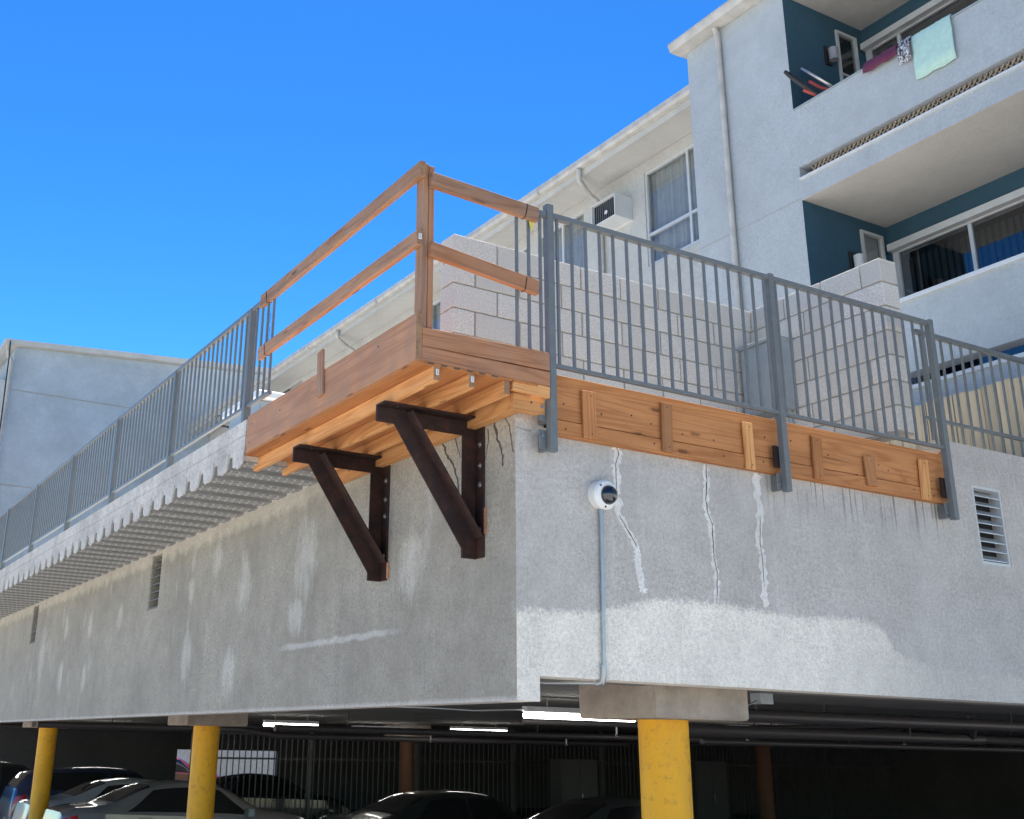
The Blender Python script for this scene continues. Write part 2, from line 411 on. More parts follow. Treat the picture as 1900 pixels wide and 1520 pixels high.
def box(name, lo, hi, mat, parent=None, bevel=0.):
    return MB().box(lo, hi).build(name, mat, parent, bevel)
def tube(name, pts, r, mat, parent=None, n=8):
    return MB().tube(pts, r, n).build(name, mat, parent, smooth=True)
def board(name, p0, p1, wid, thk, up, mat, parent=None, bevel=.003, jag=0):
    # local X along p0->p1 ; local Z ~ up (size wid) ; local Y thickness thk ; p0,p1 are the centre line
    p0 = Vector(p0); p1 = Vector(p1); L = (p1-p0).length; x = (p1-p0)/L
    z = Vector(up); z = (z-x*z.dot(x)).normalized(); y = z.cross(x)
    m4 = Matrix.Identity(4)
    for i in range(3): m4[i][0] = x[i]; m4[i][1] = y[i]; m4[i][2] = z[i]
    m4.translation = (p0+p1)/2
    mb = MB().box((-L/2, -thk/2, -wid/2), (L/2, thk/2, wid/2))
    return mb.build(name, mat, parent, bevel, mat4=m4)
def dup(o, mat4, parent):
    c = o.copy(); return reg(c, parent, mat4)

def wallgrid(mb, ax, t0, t1, a0, a1, z0, z1, holes, mi=0):
    # wall slab normal to axis ax ('x' or 'y'), thickness t0..t1, along a0..a1, holes (a0,a1,z0,z1)
    A = sorted({a0, a1, *[min(max(h[i], a0), a1) for h in holes for i in (0, 1)]})
    Z = sorted({z0, z1, *[min(max(h[i], z0), z1) for h in holes for i in (2, 3)]})
    na, nz = len(A)-1, len(Z)-1
    def solid(i, j):
        if i < 0 or j < 0 or i >= na or j >= nz: return False
        a = (A[i]+A[i+1])/2; z = (Z[j]+Z[j+1])/2
        return not any(h[0] < a < h[1] and h[2] < z < h[3] for h in holes)
    P = (lambda t, a, z: (t, a, z)) if ax == 'x' else (lambda t, a, z: (a, t, z))
    for i in range(na):
        for j in range(nz):
            if not solid(i, j): continue
            q = (A[i], A[i+1], Z[j], Z[j+1])
            for t in (t0, t1): mb.add([P(t, q[0], q[2]), P(t, q[1], q[2]), P(t, q[1], q[3]), P(t, q[0], q[3])], [(0, 1, 2, 3)], mi)
            for di, dj, e in ((-1, 0, ((q[0], q[2]), (q[0], q[3]))), (1, 0, ((q[1], q[2]), (q[1], q[3]))), (0, -1, ((q[0], q[2]), (q[1], q[2]))), (0, 1, ((q[0], q[3]), (q[1], q[3])))):
                if not solid(i+di, j+dj):
                    (a, za), (b, zb) = e
                    mb.add([P(t0, a, za), P(t1, a, za), P(t1, b, zb), P(t0, b, zb)], [(0, 1, 2, 3)], mi)
    return mb

def weld(o, d=1e-5):
    bm = bmesh.new(); bm.from_mesh(o.data); bmesh.ops.remove_doubles(bm, verts=bm.verts, dist=d)
    bmesh.ops.recalc_face_normals(bm, faces=bm.faces); bm.to_mesh(o.data); bm.free(); return o

# ------------------------------------------------------------------ setting: ground
GZ = -.20
tag(MB().add([(-400, -400, GZ), (400, -400, GZ), (400, 400, GZ), (-400, 400, GZ)], [(0, 1, 2, 3)]).build('ground', 'asphalt', origin=(0, 0, GZ)), kind='structure')
tag(MB().add([(.02, .02, GZ+.006), (40, .02, GZ+.006), (40, 44, GZ+.006), (.02, 44, GZ+.006)], [(0, 1, 2, 3)]).build('garage_floor', 'gfloor', origin=(20, 20, GZ+.006)), kind='structure')

# ------------------------------------------------------------------ parking podium
pod = thing('parking_podium', 'grey stucco concrete parking podium with cracked corner and open garage below', 'building', (0, 0, GZ))
VL = [(6.87, 7.25, 3.30, 3.93), (13.04, 13.42, 3.32, 3.93)]
mb = wallgrid(MB(), 'x', 0., .155, .2, 44., 2.203, 3.94, VL)
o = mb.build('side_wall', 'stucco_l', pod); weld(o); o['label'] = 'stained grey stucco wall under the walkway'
# corner pier + front wall
VR = [(4.255, 4.608, 3.345, 3.953)]
mb = wallgrid(MB(), 'y', 0., .2, .155, 3.93, 2.34, 4.09, VR)
mb2 = wallgrid(MB(), 'y', 0., .2, 3.93, 40., 2.34, 4.268, VR)
mbc = MB().box((0, 0, 2.203), (.155, .2, 3.86))
mb.add(mb2.v, mb2.f); o = mb.build('front_wall', 'stucco_r', pod); weld(o); o['label'] = 'grey stucco front wall with white repainted band and crack patches'
# corner block carries the side stucco on its left face and the front stucco on its front
mbc.mi = [1, 1, 0, 1, 1, 1]
o = mbc.build('corner_pier', ['stucco_r', 'stucco_l'], pod)
o.data.polygons.foreach_set('material_index', [0 if abs(p.normal.y) > .5 or p.normal.x > .5 or p.normal.z < -.5 else 1 for p in o.data.polygons])
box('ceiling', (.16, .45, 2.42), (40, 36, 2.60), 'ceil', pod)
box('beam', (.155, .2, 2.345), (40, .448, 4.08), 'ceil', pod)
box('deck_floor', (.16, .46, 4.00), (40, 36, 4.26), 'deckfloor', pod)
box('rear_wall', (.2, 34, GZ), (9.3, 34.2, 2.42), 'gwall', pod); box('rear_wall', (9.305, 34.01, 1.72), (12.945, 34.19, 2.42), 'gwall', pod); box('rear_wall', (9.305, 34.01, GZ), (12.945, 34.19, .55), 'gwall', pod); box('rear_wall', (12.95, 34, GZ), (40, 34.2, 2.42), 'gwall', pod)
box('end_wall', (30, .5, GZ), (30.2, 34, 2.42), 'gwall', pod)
# louvre vents
def louvre(parent, ax, a0, a1, z0, z1, n, sgn):
    v = MB()
    t = .022
    P = (lambda lo, hi: ((lo[0], lo[1], lo[2]), (hi[0], hi[1], hi[2])))
    def B(mb, t0, t1, b0, b1, c0, c1):
        if ax == 'x': mb.box((t0, b0, c0), (t1, b1, c1))
        else: mb.box((b0, t0, c0), (b1, t1, c1))
    B(v, .005, .10, a0, a0+t, z0, z1); B(v, .005, .10, a1-t, a1, z0, z1)
    B(v, .005, .10, a0+t, a1-t, z0, z0+t); B(v, .005, .10, a0+t, a1-t, z1-t, z1)
    vent = v.build('vent', 'alu' if ax == 'y' else 'stucco_l', parent)
    b = MB(); B(b, .100, .108, a0, a1, z0, z1); b.build('vent_back', 'dark', vent)
    for i in range(n):
        zc = z0+t+(z1-z0-2*t)*(i+.12)/n; h = (z1-z0-2*t)/n*(.70 if ax == 'y' else .22)
        pr = [(.012, zc), (.012+.075, zc+h), (.012+.075, zc+h+.006), (.012, zc+.008)]
        s = MB()
        if ax == 'y':
            s.prism([(q[0], q[1]) for q in pr], a0+t, a1-t, 'x')
        else:
            s.prism([(q[0], q[1]) for q in pr], a0+t, a1-t, 'y')
        s.build('slat', 'alu' if ax == 'y' else 'rail', vent)
louvre(pod, 'y', *VR[0], 8, 1)
for q in VL: louvre(pod, 'x', *q, 7, 1)
# crack patches on the front wall (proud caulk) and the cracks in them
def ribbon(name, pts, w0, w1, mat, parent, plane, off, jit=.3, seed=1, thick=.003, sub=5):
    rg = random.Random(seed); pp = []
    for i in range(len(pts)-1):
        for k in range(sub):
            t = k/sub; pp.append((pts[i][0]*(1-t)+pts[i+1][0]*t, pts[i][1]*(1-t)+pts[i+1][1]*t))
    pp.append(pts[-1]); L = []; Rr = []
    n = len(pp)
    for i, (a, z) in enumerate(pp):
        ww = (w0+(w1-w0)*i/(n-1))
        if i in (0, n-1): ww *= .35
        j = rg.uniform(-.3, .3)*ww*jit*2
        L.append((a+j-ww/2*(1+rg.uniform(-jit, jit)), z)); Rr.append((a+j+ww/2*(1+rg.uniform(-jit, jit)), z))
    mb = MB(); 
    def q(p, t): return (p[0], -t, p[1]) if plane == 'y' else (-t, p[0], p[1])
    k = len(L)
    vs = [q(p, off+thick) for p in L]+[q(p, off+thick) for p in Rr]+[q(p, -.002) for p in L]+[q(p, -.002) for p in Rr]
    fs = []
    for i in range(k-1):
        fs += [(i, i+1, k+i+1, k+i), (i, 2*k+i, 2*k+i+1, i+1), (k+i, k+i+1, 3*k+i+1, 3*k+i)]
    mb.add(vs, fs); return mb.build(name, mat, parent)
C1 = [(.76, 3.75), (.78, 3.71), (.75, 3.64), (.75, 3.55), (.75, 3.46), (.76, 3.32), (.80, 3.27), (.86, 3.19), (.89, 3.14), (.90, 3.07), (.90, 3.01), (.92, 2.9), (.94, 2.86)]
C2 = [(1.5, 3.74), (1.5, 3.63), (1.48, 3.51), (1.49, 3.42), (1.52, 3.35), (1.52, 3.22), (1.52, 3.13), (1.54, 3.04), (1.53, 2.95), (1.52, 2.84)]
C3 = [(1.95, 3.74), (1.96, 3.6), (1.96, 3.45), (1.94, 3.26), (1.95, 3.17), (1.95, 2.98), (1.95, 2.85)]
for i, (c, wd) in enumerate(((C1, .058), (C2, .052), (C3, .064))):
    pt = ribbon('crack_patch', c, wd, wd*.8, 'caulk', pod, 'y', 0., .34, 3+i, .003, 6)
    if i == 0:
        ribbon('crack', c[:5], .0045, .003, 'crack', pt, 'y', .003, .6, 11, .002); ribbon('crack', c[5:9], .004, .007, 'crack', pt, 'y', .003, .6, 12, .002)
    elif i == 1: ribbon('crack', [(a+.004, z) for a, z in c],   .006, .004, 'crack', pt, 'y', .003, .8, 13, .002)
    else: ribbon('crack', c[2:6], .004, .003, 'crack', pt, 'y', .003, .8, 14, .002)
for k, (c, w0) in enumerate((([(.22, 3.84), (.19, 3.73), (.14, 3.63), (.13, 3.55)], .02), ([(.12, 3.86), (.06, 3.79), (.04, 3.69), (.02, 3.61)], .008),
                             ([(.85, 3.86), (.80, 3.76), (.72, 3.68), (.65, 3.56), (.64, 3.47)], .018), ([(1.02, 3.86), (.93, 3.80), (.90, 3.70), (.86, 3.62)], .009),
                             ([(.70, 3.86), (.66, 3.78), (.62, 3.70)], .006), ([(.30, 3.82), (.29, 3.74), (.33, 3.62)], .006))):
    ribbon('crack', c, w0, w0*.5, 'crack', pod, 'x', .001, .8, 20+k, .002, 6)
mb = MB()
ribbon('crack', [(.005, 3.768), (.03, 3.76), (.06, 3.757), (.09, 3.752), (.115, 3.755)], .006, .010, 'crack', pod, 'y', .001, .8, 31, .002)

# ------------------------------------------------------------------ columns
M['dimcol'] = m_plain('dim_column_brown', (.09, .034, .014), .7)  # dark brown: the dimness deep in the garage is painted into these columns
def column(x, y, label, pm='yellow'):
    t = thing('concrete_column', label, 'column', (x, y, GZ), 'columns of the garage')
    s = MB().lathe([(0, 0), (.165, 0), (.165, 2.15-GZ), (0, 2.15-GZ)], (x, y, GZ), (0, 0, 1), 40)
    s.build('shaft', pm, t, smooth=True)
    h = .39; b = .012
    MB().add([(x-h+b, y-h+b, 2.151), (x+h-b, y-h+b, 2.151), (x+h-b, y+h-b, 2.151), (x-h+b, y+h-b, 2.151), (x-h, y-h, 2.166), (x+h, y-h, 2.166), (x+h, y+h, 2.166), (x-h, y+h, 2.166),
              (x-h, y-h, 2.419), (x+h, y-h, 2.419), (x+h, y+h, 2.419), (x-h, y+h, 2.419)],
             [(0, 3, 2, 1), (0, 1, 5, 4), (1, 2, 6, 5), (2, 3, 7, 6), (3, 0, 4, 7), (4, 5, 9, 8), (5, 6, 10, 9), (6, 7, 11, 10), (7, 4, 8, 11), (8, 9, 10, 11)]).build('capital', 'conc_cap', t)
column(1.615, .665, 'thick yellow column with brown concrete cap under the front corner, nearest column')
column(1.45, 9.1, 'yellow column in front of the silver sedan, middle of the three bright ones')
column(1.28, 17.2, 'yellow column beside the navy car with red tail lamp, leftmost and farthest')
for x, y, l in ((9.6, 18.6, 'dim brown column deep in the garage left of the nearest yellow column'), (15.6, 13.6, 'dim brown column deep in the garage right of the nearest yellow column')):
    column(x, y, l, 'dimcol')

# ------------------------------------------------------------------ overhanging walkway slab on metal deck
wk = thing('walkway_slab', 'cantilevered concrete walkway slab on ribbed galvanised metal deck', 'walkway', (-.4, 2.45, 3.94))
PIT, Y0, NR = .3315, 2.46, 50
prof = []; yy = Y0
for i in range(NR):
    prof += [(yy, 3.943), (yy+.200, 3.943), (yy+.222, 4.02), (yy+.310, 4.02)]; yy += PIT
prof.append((yy, 3.943))
YE = yy
# rough concrete edge: bottom follows the deck, with dribbles
mb = MB(); top = 4.265; rg = random.Random(5)
n = len(prof)
x0, x1 = -.78, -.002
vs = []; 
for (a, z) in prof: vs += [(x0, a, z+.002), (x1, a, z+.002), (x0, a, top), (x1, a, top)]
fs = []
for i in range(n-1):
    p_ = 4*i; q_ = 4*(i+1)
    fs += [(p_, p_+2, q_+2, q_), (p_+1, q_+1, q_+3, p_+3), (p_, q_, q_+1, p_+1), (p_+2, p_+3, q_+3, q_+2)]
fs += [(0, 1, 3, 2), (4*n-4, 4*n-2, 4*n-1, 4*n-3)]
mb.add(vs, fs); mb.build('concrete_slab', 'conc', wk)
# concrete dribbles over the edge of each filled flute
for i in range(30):
    a = Y0+i*PIT; wd = .20
    pts = []
    k = 9
    for j in range(k+1):
        t = j/k; pts.append((a+.0+wd*t, 3.943-.012-.035*math.sin(math.pi*t)*rg.uniform(.1, 1.)))
    poly = [(a-.022, 4.05)]+pts+[(a+wd+.022, 4.05)]
    mb = MB().prism(poly, -.790, -.779, 'x'); mb.build('concrete_drip', 'conc', wk)
mb = MB(); t = .0015
x0 = -.775
vs = []
for (a, z) in prof: vs += [(x0, a, z-.002), (x1, a, z-.002), (x0, a, z-.002+.003), (x1, a, z-.002+.003)]
fs = []
for i in range(n-1):
    p_ = 4*i; q_ = 4*(i+1); fs += [(p_, q_, q_+1, p_+1)]
mb.add(vs, fs); dk = mb.build('metal_deck', 'deckmetal', wk)
mb = MB()
for i in range(42):
    a = Y0+i*PIT
    for row, ya in ((0, a+.040), (1, a+.135)):
        for j in range(11):
            x = -.735+j*.067+row*.02
            mb.box((x-.006, ya-.017, 3.934), (x+.006, ya+.017, 3.942))
for i in range(42):
    a = Y0+i*PIT
    mb.box((-.775, a+.084, 3.932), (-.004, a+.092, 3.942))
em = mb.build('embossing', 'emboss_lit', wk); em['kind'] = 'stuff'

# ------------------------------------------------------------------ railings
BALX = None
def bal_mesh(h, wd=.016):
    mb = MB().box((-wd/2, -wd/2, 0), (wd/2, wd/2, h)); return mb
def railing(t, ax, off, a0, a1, zt, zb, posts, ptop, pbot, step=.113, first=.085, pw=.05, bottom_ext=0, skip=lambda a: False):
    def bx(name, a, b, za, zb_, wd, parent=t, dx=0):
        lo = (off-wd/2+dx, a, za) if ax == 'y' else (a, off-wd/2+dx, za)
        hi = (off+wd/2+dx, b, zb_) if ax == 'y' else (b, off+wd/2+dx, zb_)
        return box(name, lo, hi, 'rail', parent, .002)
    bx('top_rail', a0, a1, zt-.035, zt, .042)
    bx('bottom_rail', a0, a1, zb-.026, zb, .03)
    proto = None
    edges = [a0]+list(posts)+[a1]
    a = a0+first
    while a < a1-.01:
        if not any(abs(a-p) < .045 for p in posts) and not skip(a):
            z0 = zb-bottom_ext if bottom_ext else zb
            pos = Vector((off, a, z0)) if ax == 'y' else Vector((a, off, z0))
            if proto is None:
                proto = bal_mesh(zt-.036-z0).build('baluster', 'rail', t, origin=(0, 0, 0)); WM[proto.name] = Matrix.Translation(pos); proto.matrix_basis = Matrix.Translation(pos)
            else: dup(proto, Matrix.Translation(pos), t)
        a += step
    for i, p_ in enumerate(posts):
        lo = (off-pw/2, p_-pw/2, pbot) if ax == 'y' else (p_-pw/2, off-pw/2, pbot)
        hi = (off+pw/2, p_+pw/2, ptop) if ax == 'y' else (p_+pw/2, off+pw/2, ptop)
        box('post', lo, hi, 'rail', t, .003)
rl = thing('steel_railing', 'long grey steel bar railing along the walkway on the left', 'railing', (-.75, 2.1, 4.265), 'grey steel railings')
railing(rl, 'y', -.755, 2.08, 22.3, 5.20, 4.40, [2.55, 4.42, 6.36, 8.31, 10.29, 12.26, 14.22, 16.2, 18.2, 20.2, 22.2], 5.195, 4.262, .112, .03, .055)
rr_ = thing('steel_railing', 'grey steel bar railing mounted in front of the timber fascia', 'railing', (.18, -.12, 3.61), 'grey steel railings')
railing(rr_, 'x', -.125, .21, 3.80, 5.17, 4.165, [2.105, 3.82], 5.185, 3.61, .1125, .035, .05)
box('post', (.155, -.15, 3.61), (.205, -.10, 5.225), 'rail', rr_, .003)
# cut-off bars left of the first post, held by stubs
bp = [-.065, .025, .112]
for a in bp:
    box('baluster', (a-.008, -.133, 4.19), (a+.008, -.117, 5.13), 'rail', rr_)
box('top_rail', (-.09, -.142, 5.13), (.153, -.108, 5.165), 'rail', rr_)
# mounting plates + bolts
for i, px in enumerate((.18, 2.105, 3.82)):
    if i == 0:
        for (za, zb_) in ((3.80, 3.93), (3.63, 3.745)):
            pl = box('mounting_plate', (.103, -.0995, za), (.170, -.092, zb_), 'rail', rr_, .002); box('standoff', (.165, -.0915, za), (.195, -.001, zb_), 'rail', rr_)
            MB().lathe([(0, 0), (.010, 0), (.010, -.01), (0, -.01)], (.125, -.0995, (za+zb_)/2+.02), (0, 1, 0), 8).build('bolt', 'bolt', pl)
        box('mounting_plate', (.206, -.099, 3.79), (.232, -.001, 3.93), 'steel', rr_)
    else:
        box('mounting_plate', (px-.065, -.0995, 3.775), (px+.062, -.082, 3.925), 'steel', rr_, .002)
        pl = box('mounting_plate', (px-.060, -.0995, 3.625), (px, -.092, 3.735), 'rail', rr_, .002); box('standoff', (px-.015, -.0915, 3.63), (px+.015, -.001, 3.735), 'rail', rr_)
        MB().lathe([(0, 0), (.010, 0), (.010, -.01), (0, -.01)], (px-.045, -.0995, 3.66), (0, 1, 0), 8).build('bolt', 'bolt', pl)
r3 = thing('steel_railing', 'grey bar railing beyond the third post at the right edge', 'railing', (4.9, .06, 4.268), 'grey steel railings')
railing(r3, 'x', .06, 3.88, 8., 5.18, 4.46, [5.9, 7.9], 5.18, 4.267, .125, .07, .05, .193)

# ------------------------------------------------------------------ timber fascia on the front wall
tf = thing('timber_fascia', 'horizontal fir planks with cleats bolted along the front wall top', 'planking', (2., -.02, 3.745))
def hole(p, ax, parent, r=.006):
    d = {'x': (-1, 0, 0), 'y': (0, -1, 0)}[ax]
    MB().lathe([(0, .0015), (r, .0015), (r, -.004)], p, d, 8).build('screw_hole', 'black', parent)
b1 = board('plank', (.235, -.022, 3.988), (3.90, -.022, 3.988), .285, .04, (0, 0, 1), 'w_fascia', tf)
b2 = board('plank', (.262, -.026, 3.7925), (3.895, -.026, 3.7925), .095, .05, (0, 0, 1), 'w_fascia', tf)
CL = [(.455, .565, 3.752, 4.056), (1.078, 1.172, 3.756, 4.082), (1.80, 1.893, 3.738, 4.062), (2.44, 2.54, 3.752, 4.062), (2.975, 3.085, 3.775, 3.99), (3.562, 3.665, 3.744, 4.05)]
for i, (a, b, z0, z1) in enumerate(CL):
    cl = board('cleat', ((a+b)/2, -.062, z0), ((a+b)/2+(.012 if i % 2 else -.004), -.062, z1), b-a-.008, .02, (1, 0, 0), ('w_fascia', 'w_cleat', 'w_joist')[i % 3], tf)
    for z in (z0+.03, z1-.03): hole(((a+b)/2+.01, -.0725, z), 'y', cl, .004)
rg = random.Random(3)
for x, z in ((.33, 3.95), (.335, 3.79), (.62, 3.93), (.86, 3.96), (1.02, 3.93), (1.28, 3.90), (1.55, 3.90), (1.03, 3.80), (1.62, 3.80), (2.02, 3.99), (1.98, 3.81), (2.22, 3.93), (2.2, 3.80), (2.27, 4.0), (2.63, 3.95), (2.9, 3.84), (3.25, 3.92), (3.5, 3.81), (3.72, 3.90), (3.15, 3.95), (3.72, 3.79)):
    pb = b1 if z > 3.845 else b2
    hole((x, -.0425 if pb is b1 else -.0515, z), 'y', pb)
box('end_block', (3.905, -.02, 3.97), (3.99, .0, 4.16), 'w_fascia', tf, .003)

# ------------------------------------------------------------------ timber platform
tp = thing('timber_platform', 'fresh fir work platform of joists and plywood cantilevered off the corner', 'platform', (-.4, 1.1, 3.89))
jt, jb = 3.985, 3.897
def sticker(p, u, v, parent, wd=.018, ht=.034):
    # small white lumber tag on a face : p centre, u width dir, v height dir
    p = Vector(p); u = Vector(u); v = Vector(v); n_ = u.cross(v)
    if True:
        a = [p+u*wd/2*i+v*ht/2*j for i, j in ((-1, -1), (1, -1), (1, 1), (-1, 1))]
        b = [q+n_*.0015 for q in a]
        MB().add(a+b, [(0, 1, 2, 3), (4, 5, 6, 7), (0, 1, 5, 4), (1, 2, 6, 5), (2, 3, 7, 6), (3, 0, 4, 7)]).build('lumber_label', 'label', parent)
        mb = MB()
        for k in range(5):
            c0 = p+v*(.36-.16*k)*ht+n_*.002*1.0
            wl = wd*(.62 if k % 2 else .4)
            aa = [c0+u*wl/2*i+v*ht*.035*j for i, j in ((-1, -1), (1, -1), (1, 1), (-1, 1))]
            mb.add(aa, [(0, 1, 2, 3)])
        mb.build('label_print', 'ink', parent)
for i, (jx, ye, yf) in enumerate(((-.643, -.165, 2.55), (-.405, -.158, 2.56), (-.162, -.156, 2.5))):
    j = board('joist', (jx, ye, (jt+jb)/2), (jx, yf, (jt+jb)/2), jt-jb, .038, (0, 0, 1), 'w_joist', tp)
    e = MB().box((jx-.0185, ye-.0015, jb+.003), (jx+.0185, ye+.0005, jt-.003)).build('end_grain', 'w_end', j)
    if i < 2: sticker((jx+.004, ye-.0018, jt-.036), (1, 0, 0), (0, 0, 1), j)
j = board('ledger', (-.038, -.06, 3.893), (-.038, 2.44, 3.893), .105, .072, (0, 0, 1), 'w_joist', tp)
for y in (.35, .75, 1.2, 1.7, 2.1): hole((-.0745, y, 3.89+.02*math.sin(y*9)), 'x', j, .007)
nb = board('nailer', (-.078, -.081, 3.888), (.15, -.081, 3.888), .11, .038, (0, 0, 1), 'w_joist', tp)
hole((.05, -.1005, 3.90), 'y', nb, .007)
board('plywood_deck', (-.36, -.165, 3.9925), (-.36, 2.52, 3.9925), .83, .014, (1, 0, 0), 'w_ply', tp, .001)
# dark gaps in the plywood edge
for k in range(6):
    x = -.70+k*.085
    MB().box((x, -.1665, 3.988), (x+.04, -.1640, 3.997)).build('edge_void', 'crack', tp)
# rim boards stand on the plywood
rb = board('rim_board', (-.761, -.165, 4.142), (-.761, 2.43, 4.142), .284, .038, (0, 0, 1), 'w_rim', tp)
for y, z in ((2.33, 4.20), (2.37, 4.06), (.3, 4.21), (1.8, 4.18)): hole((-.7805, y, z), 'x', rb, .006)
MB().box((-.7795, -.1665, 4.003), (-.7425, -.1645, 4.281)).build('end_grain', 'w_end', rb)
fb = board('front_board', (-.7405, -.146, 4.147), (.145, -.146, 4.155), .112, .038, (0, 0, 1), 'w_front', tp)
fb2 = board('front_board', (-.7405, -.145, 4.045), (.145, -.145, 4.045), .088, .040, (0, 0, 1), 'w_front', tp)
board('packing_strip', (-.12, -.143, 3.972), (.147, -.143, 3.962), .07, .03, (0, 0, 1), 'w_joist', tp)
# stake nailed on the rim
board('stake', (-.790, 1.09, 4.10), (-.790, 1.12, 4.42), .085, .018, (0, 1, 0), 'w_rail', tp)
# ------------------------------------------------------------------ timber guard rail
tg = thing('timber_guardrail', 'temporary two-rail fir guard rail around the work platform', 'guard rail', (-.72, -.12, 4.28))
po = board('post', (-.722, -.105, 4.003), (-.726, -.105, 5.255), .085, .036, (0, 1, 0), 'w_rail', tg)
board('post', (-.684, -.1435+.035, 4.21), (-.688, -.1435+.035, 5.245), .085, .036, (0, 1, 0), 'w_front', tg)
L1 = board('rail', (-.762, -.170, 5.202), (-.768, 2.33, 5.178), .10, .038, (0, 0, 1), 'w_rail', tg)
L2 = board('rail', (-.762, -.150, 4.760), (-.768, 2.31, 4.742), .095, .038, (0, 0, 1), 'w_rail', tg)
F1 = board('rail', (-.705, -.170, 5.140), (.065, -.168, 5.105), .095, .038, (0, 0, 1), 'w_rail', tg)
F2 = board('rail', (-.705, -.170, 4.690), (.060, -.168, 4.610), .093, .038, (0, 0, 1), 'w_front', tg)
MB().box((-.781, -.1525, 4.715), (-.744, -.1495, 4.805)).build('end_grain', 'w_end', L2)
sticker((-.762, -.1528, 4.765), (1, 0, 0), (0, 0, 1), L2, .020, .036)
MB().box((-.781, -.1725, 5.155), (-.744, -.1695, 5.249)).build('end_grain', 'w_end', L1)
def wire(parent, c, hx, hy, hz, tilt=0):
    x, y, z = c
    if hx is None: pass
    pts = []
    for k in range(25):
        t = 2*math.pi*k/24
        s_, c_ = math.sin(t), math.cos(t)
        e = .25
        a = math.copysign(abs(c_)**e, c_); b = math.copysign(abs(s_)**e, s_)
        pts.append((x+hx*a+(tilt*b if hx < .001 else 0), y+hy*a+(tilt*b if hy < .001 else 0), z+hz*b))
    tube('wire_tie', pts, .0022, 'black', parent, 6)
wire(L1, (-.767, 2.20, 5.179), .022, 0, .052, .012); wire(L2, (-.767, 2.17, 4.743), .022, 0, .050, .012)
wire(F1, (-.03, -.168, 5.109), 0, .022, .050, .010); wire(F2, (-.04, -.168, 4.618), 0, .022, .049, .008)
tube('wire_tie', [(-.745, 2.2, 5.05), (-.74, 2.22, 4.98), (-.748, 2.19, 4.94), (-.742, 2.21, 4.86), (-.746, 2.2, 4.8)], .0018, 'black', tg, 6)
tube('wire_tie', [(-.05, -.15, 5.155), (-.04, -.14, 5.185), (-.02, -.145, 5.18), (-.015, -.15, 5.16)], .0018, 'black', tg, 6)
tgm = MB().prism([(.012, 5.058), (.045, 5.062), (.047, 5.02), (.035, 5.0), (.02, 5.03)], -.152, -.150, 'y').build('yellow_tag', 'tag', tg)

# ------------------------------------------------------------------ steel angle brackets
def bracket(y, label):
    t = thing('steel_bracket', label, 'bracket', (0, y, 3.0), 'steel angle brackets under the platform')
    k = .011; zt = 3.895
    MB().box((-.108, y, 3.03), (-.001, y+k, zt-k)).box((-k-.001, y-.095, 3.03), (-.001, y, zt-k)).build('upright', 'steel', t, .002)
    MB().box((-.715, y-.001, zt-.105), (-.001, y+k-.001, zt-k)).box((-.715, y-.1, zt-k), (-.001, y+k-.001, zt)).build('arm', 'steel', t, .002)
    # diagonal angle
    p0 = Vector((-.635, y-.006, zt-.012)); p1 = Vector((-.030, y-.006, 3.035))
    # leg in the XZ plane
    d = (p1-p0).normalized(); nrm = Vector((d.z, 0, -d.x))
    if nrm.z < 0: nrm = -nrm
    nrm = nrm  # points up and towards the wall
    def P(a, b, yy): return p0+d*a+nrm*b+Vector((0, yy, 0))
    # polygon of the web, mitred to the arm end and the upright foot
    web = [(-.714, zt-.105), (-.714, zt-.012), (-.52, zt-.012), (-.012, 3.16), (-.012, 3.03), (-.108, 3.03), (-.108, 3.075), (-.600, zt-.105)]
    mb = MB().prism(web, y-.012, y-.002, 'y')
    a = Vector((-.52, 0, zt-.03)); b = Vector((-.014, 0, 3.155))
    dd = (b-a).normalized(); nn = Vector((-dd.z, 0, dd.x)); nn = nn if nn.x < 0 or nn.z < 0 else -nn
    q = [a, b, b+nn*k, a+nn*k]
    mb.prism([(v.x, v.z) for v in q], y-.105, y-.0115, 'y')
    mb.build('diagonal', 'steel', t, .002)
    for z in (3.735, 3.60, 3.48, 3.20):
        bo = MB().lathe([(0, .010), (.011, .010), (.013, .002), (.020, .002), (.020, 0)], (-k-.001, y-.052, z), (-1, 0, 0), 10).build('bolt', 'bolt', t)
    MB().lathe([(0, .004), (.008, .004), (.010, 0)], (-.60, y-.055, zt-k), (0, 0, -1), 10).build('arm_hole', 'black', t)
    sh = box('wood_shim', (-.010, y-.118, 3.04 if y > 1 else 3.17), (-.001, y-.096, 3.15 if y > 1 else 3.33), 'w_front', t)
bracket(.425, 'dark rusty steel bracket nearest the podium corner, right of the two')
bracket(1.672, 'dark rusty steel bracket farther along the side wall, left of the two')

